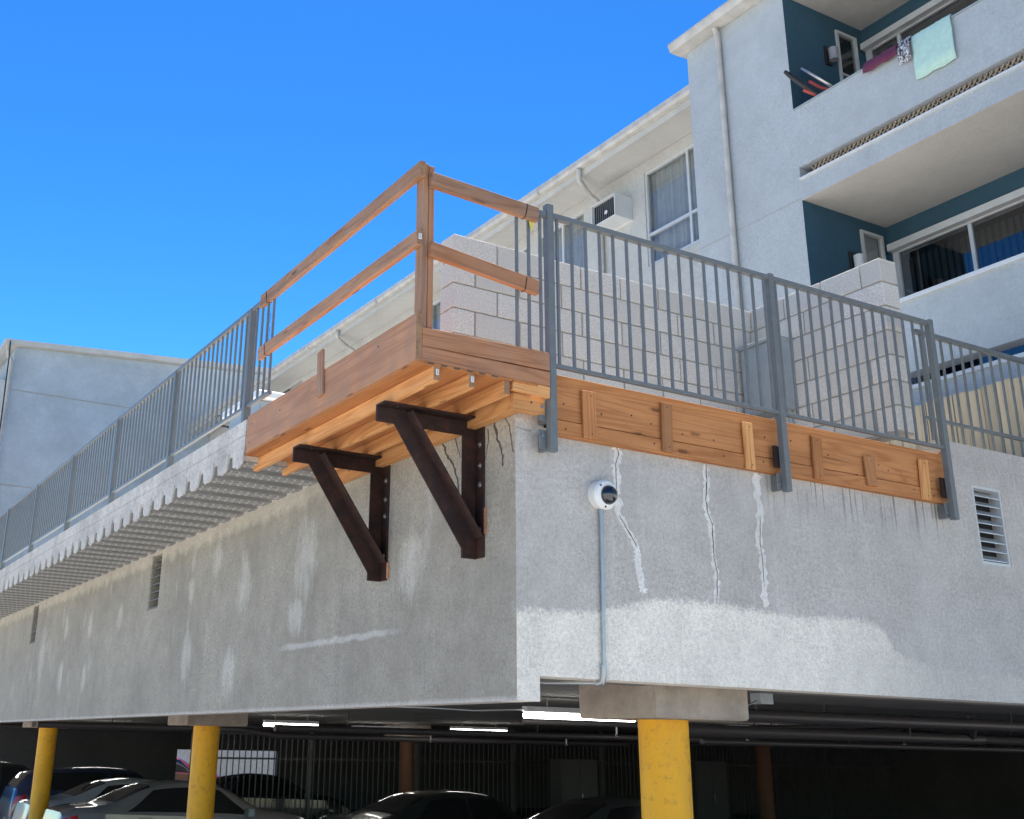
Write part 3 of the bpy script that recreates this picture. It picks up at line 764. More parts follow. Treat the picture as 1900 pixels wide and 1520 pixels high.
# ------------------------------------------------------------------ security camera and conduit
scm = thing('security_camera', 'white dome security camera on the front wall beside the crack', 'camera', (.625, 0, 3.42))
ax = Vector((.06, -1, -.10)).normalized(); c0 = Vector((.618, -.002, 3.425))
MB().lathe([(0, -.02), (.088, -.02), (.090, .0), (.090, .050), (.084, .056), (0, .056)], c0, ax, 36).build('housing', 'plastic', scm, smooth=True)
MB().lathe([(.0915, .051), (.0915, .055), (.086, .062), (.082, .070), (.066, .076), (.0, .076)], c0, ax, 36).build('cover_ring', 'plastic', scm, smooth=True)
dm = [(.060*math.cos(t), .072+.056*math.sin(t)) for t in [math.pi/2*k/10 for k in range(11)]]
MB().lathe(dm, c0+Vector((.004, 0, -.002)), ax, 36).build('dome', 'dome', scm, smooth=True)
for k in range(3):
    t = k*2.09+.6; a_ = ax.orthogonal().normalized(); b_ = ax.cross(a_)
    MB().lathe([(0, .004), (.006, .004), (.006, -.004)], c0+ax*.072+.076*(a_*math.cos(t)+b_*math.sin(t)), ax, 8).build('screw', 'black', scm)
cd = thing('conduit', 'thin galvanised conduit running down from the dome camera', 'conduit', (.6, -.02, 2.34))
tube('pipe', [(.612, -.020, 3.345), (.605, -.020, 2.9), (.595, -.020, 2.39), (.593, -.018, 2.345)], .0125, 'conduit', cd, 12)
tube('coupling', [(.612, -.020, 3.348), (.6115, -.020, 3.30)], .018, 'conduit', cd, 12)
tube('coupling', [(.6045, -.020, 2.86), (.604, -.020, 2.835)], .0165, 'conduit', cd, 12)
tube('elbow', [(.594, -.019, 2.42), (.593, -.020, 2.36), (.590, -.006, 2.325), (.585, .03, 2.318)], .019, 'conduit', cd, 12)
tube('pipe', [(.587, .02, 2.320), (.40, .30, 2.326), (.17, .62, 2.40)], .011, 'conduit', cd, 10)

# ------------------------------------------------------------------ block wall
bw = thing('block_wall', 'L-shaped grey concrete block wall behind the front railing', 'wall', (2., 1.5, 4.27))
BT, BH, CH = .193, .191, .203
top = 5.690; ncs = 7
XL, XR, YF, YB = .40, 3.683, 1.41, 1.603
MB().box((XL+.014, YF+.014, 4.262), (XR-.014, YB-.014, top-.012)).box((3.490+.014, .014, 4.262), (XR-.014, YF+.014, top-.012)).build('mortar', 'mortar', bw)
protos = {}
def block(x0, x1, y0, y1, z):
    key = (round(x1-x0, 3), round(y1-y0, 3)); pos = Vector(((x0+x1)/2+random.uniform(-.0015, .0015), (y0+y1)/2+random.uniform(-.0015, .0015), z))
    m4 = Matrix.Translation(pos) @ Matrix.Rotation(random.uniform(-.004, .004), 4, 'Z')
    if key not in protos:
        hx, hy = key[0]/2, key[1]/2
        protos[key] = MB().box((-hx, -hy, 0), (hx, hy, BH)).build('block', 'block', bw, .005, mat4=m4)
    else: dup(protos[key], m4, bw)
for k in range(ncs):
    z = top-CH*(k+1)+.01
    odd = k % 2
    # run along X : ends at corner block or at the return
    xr = 3.490-.012 if odd else XR
    a = XL; L = .396; first = .193 if odd else .396
    while a < xr-.02:
        b = min(a+first, xr); first = .396
        if xr-b < .06: b = xr
        block(round(a, 4), round(b, 4), YF, YB, z); a = b+.012
    yr = YB if odd else YF-.012
    a = 0.0; first = .396 if odd else .193
    while a < yr-.02:
        b = min(a+first, yr); first = .396
        if yr-b < .06: b = yr
        block(3.490, XR, round(a, 4), round(b, 4), z); a = b+.012
cp = MB()
eb = thing('electrical_box', 'grey electrical cabinet mounted on the return of the block wall', 'cabinet', (3.38, 1.15, 4.6))
box('cabinet', (3.31, .945, 4.66), (3.488, 1.375, 5.275), 'ebox', eb, .006)
box('door', (3.296, .955, 4.672), (3.309, 1.365, 5.25), 'ebox', eb, .004)
box('hood', (3.285, .935, 5.262), (3.489, 1.385, 5.292), 'ebox', eb, .004)
box('latch', (3.283, .98, 4.92), (3.2955, 1.0, 4.98), 'bolt', eb)
tube('conduit_drop', [(3.44, 1.0, 4.66), (3.44, 1.0, 4.264)], .016, 'conduit', eb)
tube('conduit_drop', [(3.42, 1.3, 4.66), (3.42, 1.3, 4.264)], .016, 'conduit', eb)
# patio fence in front of the apartment wing
pf = thing('patio_fence', 'tan upright-plank patio fence below the apartment balcony', 'fence', (5.25, 2, 4.262))
y = .03; rg = random.Random(9); pr0 = None
while y < 4.0:
    wd = .138
    pos = Vector((5.25+rg.uniform(-.004, .004), y+wd/2, 4.652+rg.uniform(-.012, .008)))
    m4 = Matrix.Translation(pos) @ Matrix.Rotation(R(90), 4, 'Y')
    if pr0 is None: pr0 = MB().box((-.378, -.066, -.009), (.378, .066, .009)).build('plank', 'fencew', pf, mat4=m4)
    else: dup(pr0, m4, pf)
    y += .143
for z in (4.40, 4.78): board('fence_rail', (5.28, .03, z), (5.28, 4.0, z), .07, .035, (0, 0, 1), 'fencew', pf)

# ------------------------------------------------------------------ windows helper (facing -X)
def win_x(parent, x, y0, y1, z0, z1, mull=(), rails=(), fw=.045, glass='glass', curtain='curtain', folds=True, dep=.06, name='window', cgap=0.):
    f = MB()
    f.box((x, y0, z0), (x+dep, y0+fw, z1)); f.box((x, y1-fw, z0), (x+dep, y1, z1))
    f.box((x, y0+fw, z0), (x+dep, y1-fw, z0+fw)); f.box((x, y0+fw, z1-fw), (x+dep, y1-fw, z1))
    for mY in mull: f.box((x+.006, mY-.022, z0+fw), (x+dep, mY+.022, z1-fw))
    for rz in rails: f.box((x+.004, y0+fw, rz-.02), (x+dep+.002, y1-fw, rz+.02))
    fo = f.build(name, 'alu', parent)
    MB().box((x+.030, y0+fw*.6, z0+fw*.6), (x+.036, y1-fw*.6, z1-fw*.6)).build('pane', glass, fo)
    if curtain:
        mb = MB(); k = max(6, int((y1-y0)/.035)); pts = []
        for i in range(k+1):
            yy = y0+.02+(y1-y0-.04)*i/k; pts.append((x+.14+(.018*math.sin(i*1.9)+.008*math.sin(i*.77) if folds else 0), yy))
        vs = [(a, b, z0) for a, b in pts]+[(a, b, z1-cgap) for a, b in pts]
        mb.add(vs, [(i, i+1, k+2+i, k+1+i) for i in range(k)]); mb.build('curtain', curtain, fo)
    box('room_dark', (x+.45, y0-.1, z0-.1), (x+.46, y1+.1, z1+.1), 'dark', fo)
    return fo

# ------------------------------------------------------------------ tall apartment wing
XB = 5.8
tb = thing('apartment_wing', 'tall pale stucco apartment wing with teal recessed balconies', 'building', (7.5, 1., 4.262))
ES = -3.6
holes = [(ES, 2.676, 9.11, 10.733), (ES, 2.672, 8.212, 8.365), (ES, 2.676, 6.335, 7.950), (ES, 2.672, 5.40, 5.565)]
mb = wallgrid(MB(), 'x', XB, XB+.18, -4.4, 4.36, 4.262, 10.86, holes)
weld(mb.build('facade', 'bldg', tb))
box('side_wall', (XB+.18, 4.16, 4.262), (14, 4.36, 10.86), 'bldg', tb)
box('end_wall', (XB+.18, -4.4, 4.262), (14, -4.2, 10.86), 'bldg', tb)
box('roof', (XB-.10, -4.5, 10.862), (14, 4.46, 10.93), 'roof', tb)
MB().prism([(XB-.22, 10.90), (XB-.20, 10.86), (XB-.005, 10.86), (XB-.005, 10.98), (XB-.24, 10.98), (XB-.24, 10.95)], -4.5, 4.47, 'y').build('gutter', 'gutter', tb, .003)
# grooves in the stucco (control joints) as thin flat strips, the groove's shadow put into their darker colour
box('control_joint', (XB-.002, 2.69, 7.966), (XB+.002, 4.36, 7.976), 'mortar', tb)
# downspout
tube('downspout', [(XB-.10, 3.74, 10.87), (XB-.06, 3.74, 10.80), (XB-.045, 3.74, 10.7), (XB-.045, 3.72, 4.27)], .037, 'gutter', tb, 12)
for z in (7.98, 9.6, 6.2): tube('pipe_band', [(XB-.045, 3.735, z), (XB-.045, 3.735, z+.03)], .042, 'gutter', tb, 12)
# balcony recesses
for z0, z1 in ((8.19, 10.73), (5.38, 7.947), (4.262, 5.13)):
    # soffit / floor slabs
    pass
box('balcony_slab', (XB+.18, ES, 7.947), (9.5, 2.672, 8.19), 'soffit', tb)
box('balcony_slab', (XB+.18, ES, 5.13), (9.5, 2.672, 5.38), 'soffit', tb)
box('balcony_soffit', (XB+.18, ES, 10.73), (9.5, 2.672, 10.85), 'soffit', tb)
for z0, z1 in ((9.13, 10.729), (6.347, 7.946)):
    box('recess_lining', (XB+.0008, 2.672, z0), (XB+.1795, 2.6755, z1), 'teal', tb)
    box('soffit_lining', (XB+.0008, ES, z1+.0006), (XB+.1795, 2.6755, z1+.0036), 'soffit', tb)
SW = [(6.69, 7.06, 9.2, 10.55), (6.72, 7.10, 6.4, 7.80)]
mb = wallgrid(MB(), 'y', 2.672, 2.80, XB+.181, 7.40, 4.262, 10.73, SW)
weld(mb.build('recess_wall', 'teal', tb))
BWH = [(-2.2, 2.635, 8.25, 10.44), (-2.2, 2.615, 5.44, 7.645)]
mb = wallgrid(MB(), 'x', 7.2, 7.34, ES, 2.672, 5.38, 10.73, BWH)
weld(mb.build('recess_wall', 'teal', tb))
for (a0, a1, z0, z1), mu in ((BWH[0], (2.15, .6, -.8)), (BWH[1], (1.60, .55, -.8))):
    fo = win_x(tb, 7.19, a0, a1, z0, z1, mu, (), .075, 'glassd', None, name='sliding_door')
    yy = a0+.1
    sl0 = None
    while yy < a1-.1:
        m4 = Matrix.Translation(Vector((7.34, yy, z0+.05))) @ Matrix.Rotation(R(62), 4, 'Z')
        if sl0 is None: sl0 = MB().box((-.045, -.001, 0), (.045, .001, z1-z0-.18)).build('blind_slat', 'blind', fo, mat4=m4)
        else: dup(sl0, m4, fo)
        yy += .085
    box('head_track', (7.10, a0, z1-.055), (7.189, a1, z1+.03), 'alu', fo)
for (a0, a1, z0, z1) in SW:
    f = MB(); y = 2.665; fw = .035
    f.box((a0, y-.02, z0), (a0+fw, y+.04, z1)); f.box((a1-fw, y-.02, z0), (a1, y+.04, z1)); f.box((a0+fw, y-.02, z1-fw), (a1-fw, y+.04, z1)); f.box((a0+fw, y-.02, z0), (a1-fw, y+.04, z0+fw))
    zm = z1-.62
    f.box((a0+fw, y-.012, zm-.015), (a1-fw, y+.03, zm+.015))
    fo = f.build('window', 'alu', tb)
    MB().box((a0+.02, y+.012, z0+.02), (a1-.02, y+.016, z1-.02)).build('pane', 'glass', fo)
    box('curtain', (a0+.02, y+.06, z0+.02), (a1-.02, y+.062, z1-.02), 'curtain' if z1 < 9 else 'dark', fo)  # upper window: dark sheet painted as the unlit room, not cloth
# caps of parapets and slab edge
box('parapet_cap', (XB-.012, ES, 9.105), (XB+.19, 2.668, 9.128), 'ebox', tb)
box('parapet_cap', (XB-.03, ES, 6.300), (XB+.20, 2.668, 6.345), 'white', tb)
box('slab_cap', (XB-.022, ES, 8.196), (XB+.17, 2.668, 8.222), 'white', tb)
box('slab_cap', (XB-.022, ES, 5.385), (XB+.17, 2.668, 5.425), 'white', tb)
# inner lining of upper parapet (teal) is left as stucco; lattice in the slot
lt = thing('lattice_screen', 'weathered wooden lattice behind the slot under the upper balcony parapet', 'lattice', (5.875, .5, 8.223))
ll = .42; pa = None
yy = -3.3
while yy < 2.55:
    for sgn in (1, -1):
        m4 = Matrix.Translation(Vector((5.875+.006*sgn, yy, 8.288))) @ Matrix.Rotation(sgn*R(52), 4, 'X')
        if pa is None: pa = MB().box((-.0025, -.085, -.009), (.0025, .085, .009)).build('strip', 'lattice', lt, mat4=m4)
        else: dup(pa, m4, lt)
    yy += .06
board('lattice_rail', (5.875, -3.4, 8.232), (5.875, 2.6, 8.232), .016, .03, (0, 0, 1), 'lattice', lt)
# lamps
def walllamp(x, z, lab, mat):
    t = thing('wall_lamp', lab, 'lamp', (x, 2.67, z-.1))
    box('back_plate', (x-.055, 2.640, z-.13), (x+.055, 2.671, z+.13), 'black', t, .004)
    MB().lathe([(0, -.10), (.055, -.10), (.060, .06), (.0, .075)], (x, 2.575, z), (0, 0, 1), 20).build('shade', mat, t, smooth=True)
    MB().box((x-.02, 2.60, z+.04), (x+.02, 2.641, z+.07)).build('arm', 'black', t)
walllamp(6.50, 10.10, 'glass jar wall lamp on the teal wall of the upper balcony', 'lens_w')
walllamp(6.53, 7.33, 'white cylinder wall lamp on the teal wall of the lower balcony', 'white')
# towels over the upper parapet
def drape(name, label, y0, y1, zt, zb_out, zb_in, mat, puff=.0, seed=0, tl=0):
    rg = random.Random(seed); ny = 22
    prof = []
    prof += [(-.020-puff*.8, zb_out), (-.026-puff, zb_out+(zt-zb_out)*.3), (-.024-puff, zb_out+(zt-zb_out)*.65), (-.024-puff*.7, zt-.02), (-.012, zt+.018+puff*.6), (.09, zt+.024+puff), (.195, zt+.018), (.21, zt-.02), (.205, zb_in)]
    mb = MB(); k = len(prof); vs = []
    ph = rg.uniform(0, 6)
    for i in range(ny+1):
        t = i/ny; y = y0+(y1-y0)*t
        for j, (dx, z) in enumerate(prof):
            wob = .006*math.sin(t*17+ph+j*.3)+.004*math.sin(t*31+j)
            drop = tl*t if j in (0, 1) else 0
            vs.append((XB+dx-abs(wob)*(1 if dx < 0 else -1), y+.004*math.sin(j*2+ph), z+(drop)+(.006*math.sin(t*13+ph) if j == 0 else 0)))
    fs = [(i*k+j, i*k+j+1, (i+1)*k+j+1, (i+1)*k+j) for i in range(ny) for j in range(k-1)]
    mb.add(vs, fs); o = mb.build(name, mat, None, smooth=True)
    md = o.modifiers.new('s', 'SOLIDIFY'); md.thickness = .008; md.offset = 1
    tag(o, label, 'towel', 'laundry on the balcony parapet'); return o
drape('towel', 'pale mint towel hanging over the upper balcony parapet', .537, 1.012, 9.13, 8.62, 8.9, 'mint', 0, 1)
drape('towel', 'black and white leaf print cloth draped beside the mint towel', 1.02, 1.16, 9.13, 8.88, 8.95, 'print', .035, 2)
drape('towel', 'folded maroon towel laid along the parapet left of the printed cloth', 1.175, 1.62, 9.13, 9.02, 9.0, 'maroon', .03, 3)
# bicycle stored upright on the upper balcony
bk = thing('bicycle', 'bicycle tipped up on the upper balcony, handlebar and wheel above parapet', 'bicycle', (6.3, 2.35, 8.19))
def torus(mb, c, ax, Rr, r, n=40, k=8):
    ax = Vector(ax).normalized(); a = ax.orthogonal().normalized(); b = ax.cross(a); c = Vector(c)
    pts = [c+Rr*(a*math.cos(2*math.pi*i/n)+b*math.sin(2*math.pi*i/n)) for i in range(n+1)]
    return mb.tube(pts, r, k, caps=False)
wf = Vector((6.06, 2.385, 9.425)); O = Vector((6.50, 1.74, 8.62)); ux = (wf-O).normalized()
nx = Vector((.10, -.71, .70)).normalized(); nx = (nx-ux*nx.dot(ux)).normalized(); vx = nx.cross(ux)
def BP(a, b, c=0): return O+ux*a+vx*b+nx*c
wr = BP(0, 0)
for wc in (wr, wf):
    w_ = torus(MB(), wc, nx, .33, .013).build('wheel', 'rim' if wc is wf else 'black', bk, smooth=True)
    torus(MB(), wc, nx, .305, .009).build('wheel_rim', 'alu', w_, smooth=True)
    mb = MB()
    for k in range(14):
        t = 2*math.pi*k/14; mb.tube([wc, wc+.30*(ux*math.cos(t)+vx*math.sin(t))], .0012, 4)
    mb.build('spokes', 'alu', w_)
mb = MB()
A, B_, C_, Dd = BP(0, 0), BP(.42, -.02), BP(.30, -.22), BP(.80, .10)
for a, b in ((A, B_), (A, C_), (B_, C_), (B_, Dd), (C_, Dd)): mb.tube([a, b], .016, 8)
mb.tube([Dd, (5.85, 2.355, 9.171), (5.75, 2.452, 9.264)], .020, 8); mb.tube([Dd, (5.95, 2.381, 9.327), (5.90, 2.476, 9.444)], .020, 8)
mb.build('frame', 'red', bk, smooth=True)
MB().tube([BP(.80, .10), (5.93, 2.29, 9.08), (5.88, 2.335, 9.152), (5.75, 2.453, 9.331), (5.66, 2.548, 9.478), (5.62, 2.588, 9.544)], [.02, .028, .032, .032, .030, .022], 10).build('handlebar', 'black', bk, smooth=True)
MB().tube([BP(.30, -.22), BP(.24, -.28)], .013).build('seat_post', 'alu', bk)
MB().tube([BP(.12, -.29), BP(.22, -.295), BP(.38, -.29)], [.06, .05, .016], 10).build('saddle', 'black', bk, smooth=True)
tube('kickstand', [BP(.42, .02), (BP(.42, .02).x+.1, BP(.42, .02).y-.1, 8.195)], .012, 'alu', bk)

# ------------------------------------------------------------------ lower apartment building behind
lb = thing('apartment_building', 'cream stucco apartment block with white gutter behind the block wall', 'building', (8, 15, 4.262))
XW = 6.9
W1 = (5.10, 6.60, 8.80, 10.375); W2 = (8.10, 9.40, 9.0, 10.39); W3 = (9.66, 10.4, 9.3, 10.37); W4 = (11.9, 13.2, 9.0, 10.39)
AC = (6.90, 7.50, 9.70, 10.09)
TB = (19.5, 24.5, 7.5, 10.47)
mb = wallgrid(MB(), 'x', XW, XW+.16, 4.37, 26.2, 4.262, 10.55, [W1, W2, W3, W4, AC, TB, (14.6, 15.9, 9.0, 10.39)])
weld(mb.build('facade', 'bldg_w', lb))
box('recess_wall', (XW+.9, 19.3, 7.4), (XW+1.0, 24.7, 10.54), 'teal', lb); box('recess_side', (XW+.165, 19.38, 7.4), (XW+.9, 19.495, 10.54), 'teal', lb)
box('recess_side', (XW+.165, 24.505, 7.4), (XW+.9, 24.6, 10.54), 'teal', lb)
box('recess_panel', (XW+.02, 20.4, 7.5), (XW+.06, 24.5, 10.46), 'teal', lb)
box('eave_soffit', (6.33, 4.37, 10.555), (XW+.2, 26.2, 10.60), 'soffit', lb)
box('eave_fascia', (6.30, 4.37, 10.50), (6.328, 26.2, 10.66), 'trim', lb)
MB().prism([(6.295, 10.60), (6.22, 10.61), (6.19, 10.65), (6.185, 10.73), (6.30, 10.73)], 4.37, 26.2, 'y').build('gutter', 'gutter', lb, .002)
box('roof', (6.30, 4.37, 10.662), (15, 26.2, 10.70), 'roof', lb)
for yj in (8.4, 11.5, 14.2, 17.6): box('gutter_joint', (6.182, yj, 10.598), (6.30, yj+.03, 10.733), 'gutter', lb)
win_x(lb, XW+.02, *W1, (5.665,), (9.315,), .04, 'glass', 'curtain')
win_x(lb, XW+.02, *W2, (8.74,), (), .04, 'glass', 'curtain')
win_x(lb, XW+.02, *W3, (), (), .04, 'glass', 'curtain'); win_x(lb, XW+.02, *W4, (12.5,), (), .04, 'glass', 'curtain'); win_x(lb, XW+.02, 14.6, 15.9, 9.0, 10.39, (15.2,), (), .04, 'glass', 'curtain')
def spout(yy):
    tube('downspout', [(6.24, yy-.25, 10.60), (6.24, yy-.25, 10.50), (6.27, yy-.22, 10.44), (6.62, yy-.03, 10.36), (6.80, yy, 10.30), (6.85, yy, 10.22), (6.85, yy, 4.27)], .04, 'gutter', lb, 12)
spout(7.62); spout(16.4)
ac = thing('air_conditioner', 'white through-wall air conditioner box below the eave', 'air conditioner', (6.7, 7.2, 9.70))
x0, x1, y0, y1, z0, z1 = 6.56, 7.0, 6.905, 7.495, 9.705, 10.085
MB().box((x0, y0, z0), (x1, y0+.018, z1)).box((x0, y1-.018, z0), (x1, y1, z1)).box((x0, y0+.018, z0), (x1, y1-.018, z0+.018)).box((x0, y0+.018, z1-.018), (x1, y1-.018, z1)).build('sleeve', 'white', ac, .002)
box('grille', (x0+.055, y0+.02, z0+.02), (x0+.07, y1-.02, z1-.02), 'rail', ac)
for k in range(11):
    y = y0+.05+k*.048; box('fin', (x0+.040, y, z0+.03), (x0+.054, y+.012, z1-.03), 'dark', ac)
MB().lathe([(0, 0), (.035, 0), (.035, .006), (0, .006)], (x0+.034, 7.16, 9.86), (-1, 0, 0), 16).build('badge', 'white', ac)
box('flange', (6.885, y0-.03, z0-.03), (6.8985, y1+.03, z0-.002), 'white', ac)

# ------------------------------------------------------------------ far left building
fb_ = thing('far_building', 'grey blue stucco building end wall beyond the left railing', 'building', (5, 30, 4.262))
box('end_wall', (1.14, 26.3, 4.262), (12, 34, 12.22), 'bldg_far', fb_)
MB().add([(.95, 26.1, 12.23), (12.2, 26.1, 13.0), (12.2, 34.2, 13.0), (.95, 34.2, 12.23), (.95, 26.1, 12.38), (12.2, 26.1, 13.15), (12.2, 34.2, 13.15), (.95, 34.2, 12.38)],
         [(0, 3, 2, 1), (4, 5, 6, 7), (0, 1, 5, 4), (1, 2, 6, 5), (2, 3, 7, 6), (3, 0, 4, 7)]).build('roof', 'trim', fb_)
MB().prism([(1.15, 12.22), (12., 12.22), (12., 12.97), (1.15, 12.24)], 26.31, 33.9, 'y').build('gable', 'bldg_far', fb_)
box('gutter', (.80, 26.05, 12.20), (.945, 34.2, 12.36), 'gutter', fb_)
box('control_joint', (1.14, 26.292, 10.99), (6.6, 26.2995, 11.02), 'mortar', fb_); box('control_joint', (1.14, 26.292, 8.35), (6.6, 26.2995, 8.38), 'mortar', fb_)
tube('downspout', [(.90, 26.2, 12.2), (.95, 26.2, 11.95), (1.06, 26.22, 11.8), (1.06, 26.22, 4.27)], .055, 'gutter', fb_, 10)
tube('cable', [(.93, 26.05, 12.3), (.95, 26.0, 11.9), (1.0, 26.1, 10), (1.0, 26.1, 5)], .02, 'black', fb_, 6)
bay = box('bay_window', (.55, 27.2, 10.55), (1.139, 29.2, 11.5), 'white', fb_); box('pane', (.545, 27.35, 10.65), (.549, 29.05, 11.4), 'glassd', bay)
# patio unit behind the railing
pg = thing('patio_cart', 'white topped patio cart behind the left railing', 'cart', (.6, 6.3, 4.262))
box('body', (.42, 5.35, 4.75), (.82, 6.25, 5.34), 'ebox', pg, .01)
box('lid', (.36, 5.28, 5.345), (.88, 6.36, 5.44), 'plastic', pg, .02)
for k in range(6): box('louvre', (.412, 5.44+k*.12, 4.95), (.4195, 5.52+k*.12, 5.2), 'dark', pg)
for x, y in ((.45, 5.38), (.79, 5.38), (.45, 6.22), (.79, 6.22)): tube('leg', [(x, y, 4.263), (x, y, 4.75)], .018, 'rail', pg)
tube('handle', [(.42, 6.25, 5.25), (.36, 6.42, 5.30), (.34, 6.50, 5.42), (.42, 6.36, 5.42)], .012, 'black', pg)

# ------------------------------------------------------------------ cars
def interp(tab, x):
    xs = [t[0] for t in tab]; ys = [t[1] for t in tab]; n = len(xs)
    if x <= xs[0]: return ys[0]
    if x >= xs[-1]: return ys[-1]
    i = next(k for k in range(n-1) if xs[k+1] >= x)
    h = xs[i+1]-xs[i]; t = (x-xs[i])/h
    def sl(k):
        if k == 0: return (ys[1]-ys[0])/(xs[1]-xs[0])
        if k == n-1: return (ys[-1]-ys[-2])/(xs[-1]-xs[-2])
        a = (ys[k]-ys[k-1])/(xs[k]-xs[k-1]); b = (ys[k+1]-ys[k])/(xs[k+1]-xs[k])
        return 0 if a*b <= 0 else 2*a*b/(a+b)
    a, b = sl(i)*h, sl(i+1)*h
    return (2*t**3-3*t*t+1)*ys[i]+(t**3-2*t*t+t)*a+(-2*t**3+3*t*t)*ys[i+1]+(t**3-t*t)*b
SED = dict(top=[(-2.30, .62), (-2.24, .96), (-2.05, 1.035), (-1.62, 1.07), (-1.45, 1.12), (-.80, 1.39), (-.25, 1.45), (.30, 1.41), (1.12, 1.0), (1.5, .95), (2.0, .82), (2.22, .68), (2.30, .45)],
           belt=[(-2.30, .55), (-2.22, .90), (-1.7, .985), (-1.2, .97), (0, .93), (1.0, .90), (1.6, .86), (2.1, .70), (2.30, .42)],
           wid=[(-2.30, .62), (-2.12, .80), (-1.5, .875), (0, .90), (1.3, .88), (2.0, .78), (2.30, .52)],
           roof=[(-2.3, .5), (-1.75, .70), (-1.3, .66), (-.8, .56), (0, .57), (.4, .58), (1.1, .70), (1.7, .72), (2.3, .40)], ws=(.36, 1.08), rw=(-1.42, -.82), side=((-1.28, -.74), (.96, .30)), bp=-.12, H=1.45)
SUV = dict(top=[(-2.25, .75), (-2.20, 1.05), (-2.10, 1.25), (-1.85, 1.50), (-1.4, 1.58), (-.3, 1.62), (.35, 1.57), (1.15, 1.12), (1.6, 1.06), (2.1, .92), (2.25, .55)],
           belt=[(-2.25, .65), (-2.18, 1.0), (-1.7, 1.10), (0, 1.06), (1.0, 1.02), (1.6, .98), (2.1, .80), (2.25, .5)],
           wid=[(-2.25, .70), (-2.1, .84), (-1.4, .90), (0, .92), (1.3, .90), (2.0, .80), (2.25, .55)],
           roof=[(-2.25, .60), (-1.9, .62), (-1.2, .60), (0, .61), (.4, .62), (1.1, .74), (1.7, .75), (2.25, .45)], ws=(.42, 1.10), rw=(-2.14, -1.90), side=((-1.75, -1.55), (1.0, .36)), bp=-.15, H=1.62)
def section(T, x):
    zt = interp(T['top'], x); zb = min(interp(T['belt'], x), zt-.03); w_ = interp(T['wid'], x); wr_ = min(interp(T['roof'], x), w_*.95)
    e = zb+(zt-zb)*.86
    return [(w_*.90, .20), (w_*.985, .36), (w_, .58 if zb > .7 else zb*.8), (w_*.985, zb-.03), (w_*.955, zb), (w_*.955+(wr_-w_*.955)*.5, zb+(e-zb)*.52), (wr_, e), (wr_*.86, zb+(zt-zb)*.955), (wr_*.5, zt-.006), (0, zt)]
def side_pt(T, x, s, off=.005):
    q = section(T, x); (a, za), (b, zb), (c, zc) = q[4], q[5], q[6]
    if s < .5: t = s/.5; y = a+(b-a)*t; z = za+(zb-za)*t
    else: t = (s-.5)/.5; y = b+(c-b)*t; z = zb+(zc-zb)*t
    return (x, y+off, z+off*.4)
